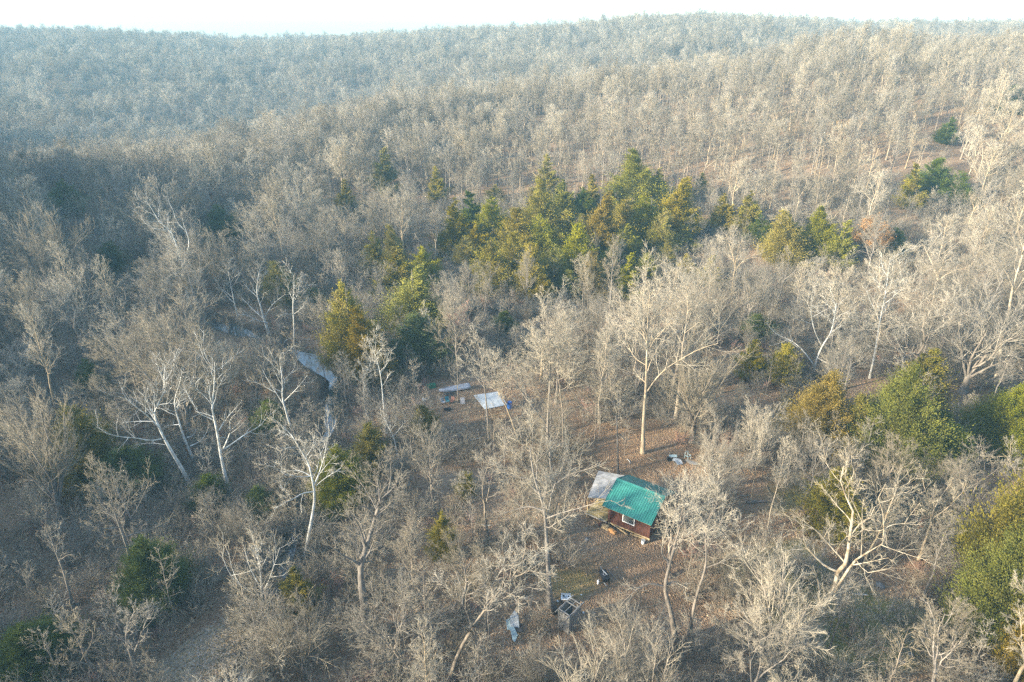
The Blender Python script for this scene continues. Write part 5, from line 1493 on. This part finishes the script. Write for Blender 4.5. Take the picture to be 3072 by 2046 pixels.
for x, y, k, H in lab:
    def away(l): return math.hypot(x - l[0], (y - l[1]))
    l = min(LAND, key=away); dx, dy = x - l[0], y - l[1]
    rel = ("left of" if dx < 0 else "right of") if abs(dx) > abs(dy) else ("behind" if dy > 0 else "in front of")
    texts.append((("low " if H < 7 else "") + FORM[k] + " tree " + rel + " " + l[2], away(l)))
for i, ((x, y, k, H), (tx, aw)) in enumerate(zip(lab, texts)):
    same = sorted(a for t_, a in texts if t_ == tx)
    if len(same) == 2: tx += ", the " + ("closer" if same.index(aw) == 0 else "farther") + " of two"
    elif len(same) > 2: tx += ", " + ["closest", "second closest", "third closest", "fourth closest", "fifth closest", "sixth closest"][min(same.index(aw), 5)] + " of " + {3: "three", 4: "four", 5: "five", 6: "six"}.get(len(same), "many")
    for u_, v_ in ((' dark-trunked', ''), (' grey tree', ' tree'), (' pale tree', ' tree'), (' oval', ''), ('low ', ''), (' closest of', ' of')):
        if len(tx.split()) > 16: tx = tx.replace(u_, v_)
    put_tree("bare_tree", k, x, y, H, rf.random() * 6.28, tx, zone(x, y)[0], wide=rf.uniform(.85, 1.2), tilt=rf.normal(0, .035, 2))

# ---- the wood beyond and around: one mass
FK = [('spreading', 13), ('spreading', 13), ('spreading', 13), ('oval', 14), ('oval', 14), ('slender', 14), ('vase', 10), ('forked', 13), ('oval', 13), ('spreading', 12), ('sapling', 11), ('sapling', 12)]
FB = ['bark', 'bark_dark', 'bark', 'bark', 'bark_tan', 'bark', 'bark', 'bark_tan', 'bark', 'bark_dark', 'bark', 'bark_tan']
FT = ['twig', 'twig', 'twig_pale', 'twig', 'twig_pale', 'twig', 'twig_pale', 'twig', 'twig', 'twig', 'twig', 'twig_pale']
fprotos = [solid_pair("forest_tree", kd, 700 + i, h, 1, M[FB[i]], M[FT[i]]) for i, (kd, h) in enumerate(FK)]
def jgrid(x0, x1, y0, y1, s, rg):
    X, Y = np.meshgrid(np.arange(x0, x1, s), np.arange(y0, y1, s))
    return (X + rg.uniform(-.5, .5, X.shape) * s).ravel(), (Y + rg.uniform(-.5, .5, X.shape) * s).ravel()
fx1, fy1 = jgrid(-330, 330, 120, 330, 4.25, rf)
fx2, fy2 = jgrid(-680, 680, 330, 800, 6.2, rf)
fx3, fy3 = jgrid(-300, -20, -70, 160, 6.0, rf)  # out-of-view trees on the left hill, included for their shade
fx4, fy4 = jgrid(-660, -230, 110, 560, 8.0, rf)  # out-of-view trees on the two added shading hills
ok1 = (np.abs(fx1) < .82 * fy1 + 26)
occpts = np.array([p for v in occ.values() for p in v])
keep = []; ksz = []
for x, y in zip(fx1[ok1], fy1[ok1]):
    if y < 180 and ((occpts[:, 0] - x) ** 2 + (occpts[:, 1] - y) ** 2).min() < 4.0 ** 2: continue
    s = rf.uniform(.75, 1.2)
    if y < 200 and hides_cedar(x, y, 13 * s, 3.5):
        if rf.random() < .92: continue
        s = .45
    keep.append((x, y)); ksz.append(s)
ok2 = np.abs(fx2) < .82 * fy2 + 40
outs = (fx3 < -.80 * fy3 - 30) & (fx3 < -42)
out4 = fx4 < -.82 * fy4 - 30
FX = np.concatenate([np.array(keep)[:, 0], fx2[ok2], fx3[outs], fx4[out4], [q[0] for q in rest]])
FY = np.concatenate([np.array(keep)[:, 1], fy2[ok2], fy3[outs], fy4[out4], [q[1] for q in rest]])
m_ = ok2.sum() + outs.sum() + out4.sum()
size = np.concatenate([ksz, rf.uniform(.75, 1.25, m_), [q[3] / 13 for q in rest]]) * (.92 + .25 * vnoise(FX / 30, FY / 30, 8))
FZ = terrain(FX, FY) - .15
size = np.where((FX > -40) & (FY < 320), size * .84, size)
nF = len(FX)
fpick = rf.integers(0, 10, nF)
hill = (FX > -25 + .25 * (FY - 130)) & (FY < 300)
fpick = np.where(hill & (rf.random(nF) < .82), rf.choice([5, 5, 10, 10, 11, 11, 7, 4], nF), fpick)
scatter("forest", np.stack([FX, FY, FZ], 1), rf.random(nF) * 6.28, size, fpick, fprotos, "leafless grey wood covering the hills to the skyline")

# ---- thickets of shrubs and saplings
ug = [solid_pair("undergrowth_plant", kd, 800 + i, h, 0, M['bark'], M[tw]) for i, (kd, h, tw) in enumerate([('shrub', 2.2, 'twig'), ('shrub', 3.0, 'twig_pale'), ('shrub', 2.6, 'twig'), ('sapling', 6.5, 'twig'), ('sapling', 5.0, 'twig_pale'), ('shrub', 1.5, 'twig_red')])]
ux, uy = jgrid(-140, 140, 18, 170, 1.7, rf)
ok = (np.abs(ux) < .82 * uy + 22) & (creek_dist(ux, uy) > .5) & (vnoise(ux / 6, uy / 6, 31) > np.where(((uy < 54) & (ux > 14)) | (ux < np.interp(uy, CREEK[::-1, 1], CREEK[::-1, 0]) - 5), .16, .34))
ux, uy = ux[ok], uy[ok]
q_ = np.linspace(0, 1, 420); sc_ = np.concatenate([[0], np.cumsum(np.linalg.norm(np.diff(CREEK, axis=0), axis=1))]) ; sc_ /= sc_[-1]
for side in (-1, 1):                                   # thicker growth on both creek banks
    o_ = rf.uniform(.7, 2.4, 420) * side
    bx0 = np.interp(q_, sc_, CREEK[:, 0]) + o_; by0 = np.interp(q_, sc_, CREEK[:, 1]) + rf.normal(0, .4, 420)
    sel = (by0 > 24) & (by0 < 84) & (rf.random(420) < .8)
    ux = np.concatenate([ux, bx0[sel]]); uy = np.concatenate([uy, by0[sel]])
uz = terrain(ux, uy)
pk = rf.choice(6, len(ux), p=[.26, .22, .22, .12, .12, .06])
us = rf.uniform(.6, 1.25, len(ux))
bx_, by_, _ = project(np.stack([ux, uy, uz], 1)); tx_, ty_, _ = project(np.stack([ux, uy, uz + np.where((pk == 3) | (pk == 4), 5.5, 2.4) * us], 1))
good = np.ones(len(ux), bool)
for (a0, b0, a1, b1) in KEEP:
    inside = (bx_ > a0 - 22) & (bx_ < a1 + 22) & (ty_ < b1 + 6) & (by_ > b0 - 4)
    thin = (rf.random(len(ux)) < .45) & ((pk == 3) | (pk == 4)) & (b1 - b0 > 95) & ((a0, b0) != (1735, 1385)) & ((a0, b0) != (1510, 1830))
    good &= ~inside | thin
ux, uy, uz, pk, us = ux[good], uy[good], uz[good], pk[good], us[good]
scatter("undergrowth", np.stack([ux, uy, uz - .05], 1), rf.random(len(ux)) * 6.28, us, pk, ug, "tangle of leafless shrubs and saplings under the trees")

# ------------------------------------------------------------------ gravel, leaf litter, sticks
rl = np.random.default_rng(77)
def pebble(seed):
    r_ = np.random.default_rng(seed)
    bm = bmesh.new(); bmesh.ops.create_icosphere(bm, subdivisions=1, radius=1)
    for v in bm.verts: v.co = tuple(np.array(v.co) * r_.uniform(.7, 1.15) * np.array([1.2, .9, .55]))
    me = bpy.data.meshes.new("pebble"); bm.to_mesh(me); bm.free(); me.materials.append(M['stone_tan']); return me
M['stone_tan'] = material("tan_gravel", (.20, .15, .095), (.38, .31, .22), 3, vary=.35)
def in_blob(x, y, px_, py_, rx, ry, rot):
    c = flat_point(px_, py_, 0); dx, dy = x - c[0], y - c[1]
    return np.hypot((dx * math.cos(rot) + dy * math.sin(rot)) / rx, (-dx * math.sin(rot) + dy * math.cos(rot)) / ry)
n = 26000
c = flat_point(610, 1940, 0)
X, Y = c[0] + rl.normal(0, 4.2, n), c[1] + rl.normal(0, 6, n)
k = (in_blob(X, Y, 600, 1985, 2.6, 5.6, -.5) < 1.05) | (in_blob(X, Y, 760, 1790, .9, 3.0, -.2) < .9)
X, Y = X[k], Y[k]
scatter("gravel", np.stack([X, Y, terrain(X, Y)], 1), rl.random(len(X)) * 6.28, .03 + .09 * rl.random(len(X)) ** 3, rl.integers(0, 3, len(X)), [pebble(i) for i in range(3)], "tan stones of the gravel bar beside the creek")
# pale pebbles strewn on the slopes
n = 900
Y = 36 + 60 * rl.random(n); X = (rl.random(n) * 2 - .6) * (.7 * Y + 10)
scatter("pebbles", np.stack([X, Y, terrain(X, Y)], 1), rl.random(n) * 6.28, .04 + .13 * rl.random(n) ** 4, rl.integers(0, 3, n), [pebble(i + 5) for i in range(3)], "pale stones scattered over the leaf covered ground")

M['leaf'] = material("dry_leaves", (.13, .07, .035), (.40, .26, .14), .9, vary=0, attr="tint", c3=(.46, .34, .22))
n = 60000
Y = 30 + 75 * rl.random(n) ** 1.3; X = (rl.random(n) * 2 - 1) * (.78 * Y + 14)
k = creek_dist(X, Y) > 2.0
X, Y = X[k], Y[k]; n = len(X)
d = nrm(np.stack([rl.normal(0, 1, n), rl.normal(0, 1, n), rl.normal(.1, .35, n)], 1))
V, Q = sprays(rl, np.stack([X, Y, terrain(X, Y) + .03], 1), d, .15, .055)
o = link("leaf_litter", mesh_np("leaf_litter", V, Q, mats=[M['leaf']], attrs=dict(tint=np.repeat(rl.random(n) ** 2, 4))))
tag(o, "dry brown leaves lying all over the forest floor", kind='stuff')
n = 2600
Y = 30 + 80 * rl.random(n); X = (rl.random(n) * 2 - 1) * (.78 * Y + 14)
a = rl.random(n) * 6.283; L_ = rl.uniform(.5, 2.6, n); Zg = terrain(X, Y)
P = np.stack([np.stack([X + np.cos(a) * L_ * t + rl.normal(0, .08, n), Y + np.sin(a) * L_ * t + rl.normal(0, .08, n), terrain(X + np.cos(a) * L_ * t, Y + np.sin(a) * L_ * t) + .04 + .12 * rl.random(n)], 1) for t in (-.5, -.15, .2, .5)], 1)
V, Q, T = tubes(P, (rl.uniform(.012, .04, n)[:, None] * np.array([1, .9, .75, .4])), 4)
o = link("fallen_sticks", mesh_np("fallen_sticks", V, Q, T, [M['twig_pale']]))
tag(o, "fallen sticks and broken limbs strewn on the forest floor", kind='stuff')

# ------------------------------------------------------------------ air
hz_ = bpy.data.materials.new("haze"); hz_.use_nodes = True
t = hz_.node_tree
for nd in list(t.nodes):
    if nd.type == 'BSDF_PRINCIPLED': t.nodes.remove(nd)
pv = t.nodes.new("ShaderNodeVolumePrincipled")
pv.inputs["Color"].default_value = (.30, .62, .84, 1)
pv.inputs["Density"].default_value = HAZE
pv.inputs["Anisotropy"].default_value = 0.0
t.links.new(pv.outputs[0], t.nodes["Material Output"].inputs["Volume"])
zt = max(float(GZ.max()) + 24, CAM_H + 12)
o = MB().box((0, 670, (zt + float(GZ.min()) - 1) / 2), (2700, 1720, zt - float(GZ.min()) + 1)).mesh("haze", [hz_])
o = link("haze", o)
tag(o, "thin blue winter haze over the wooded valley", kind='stuff')
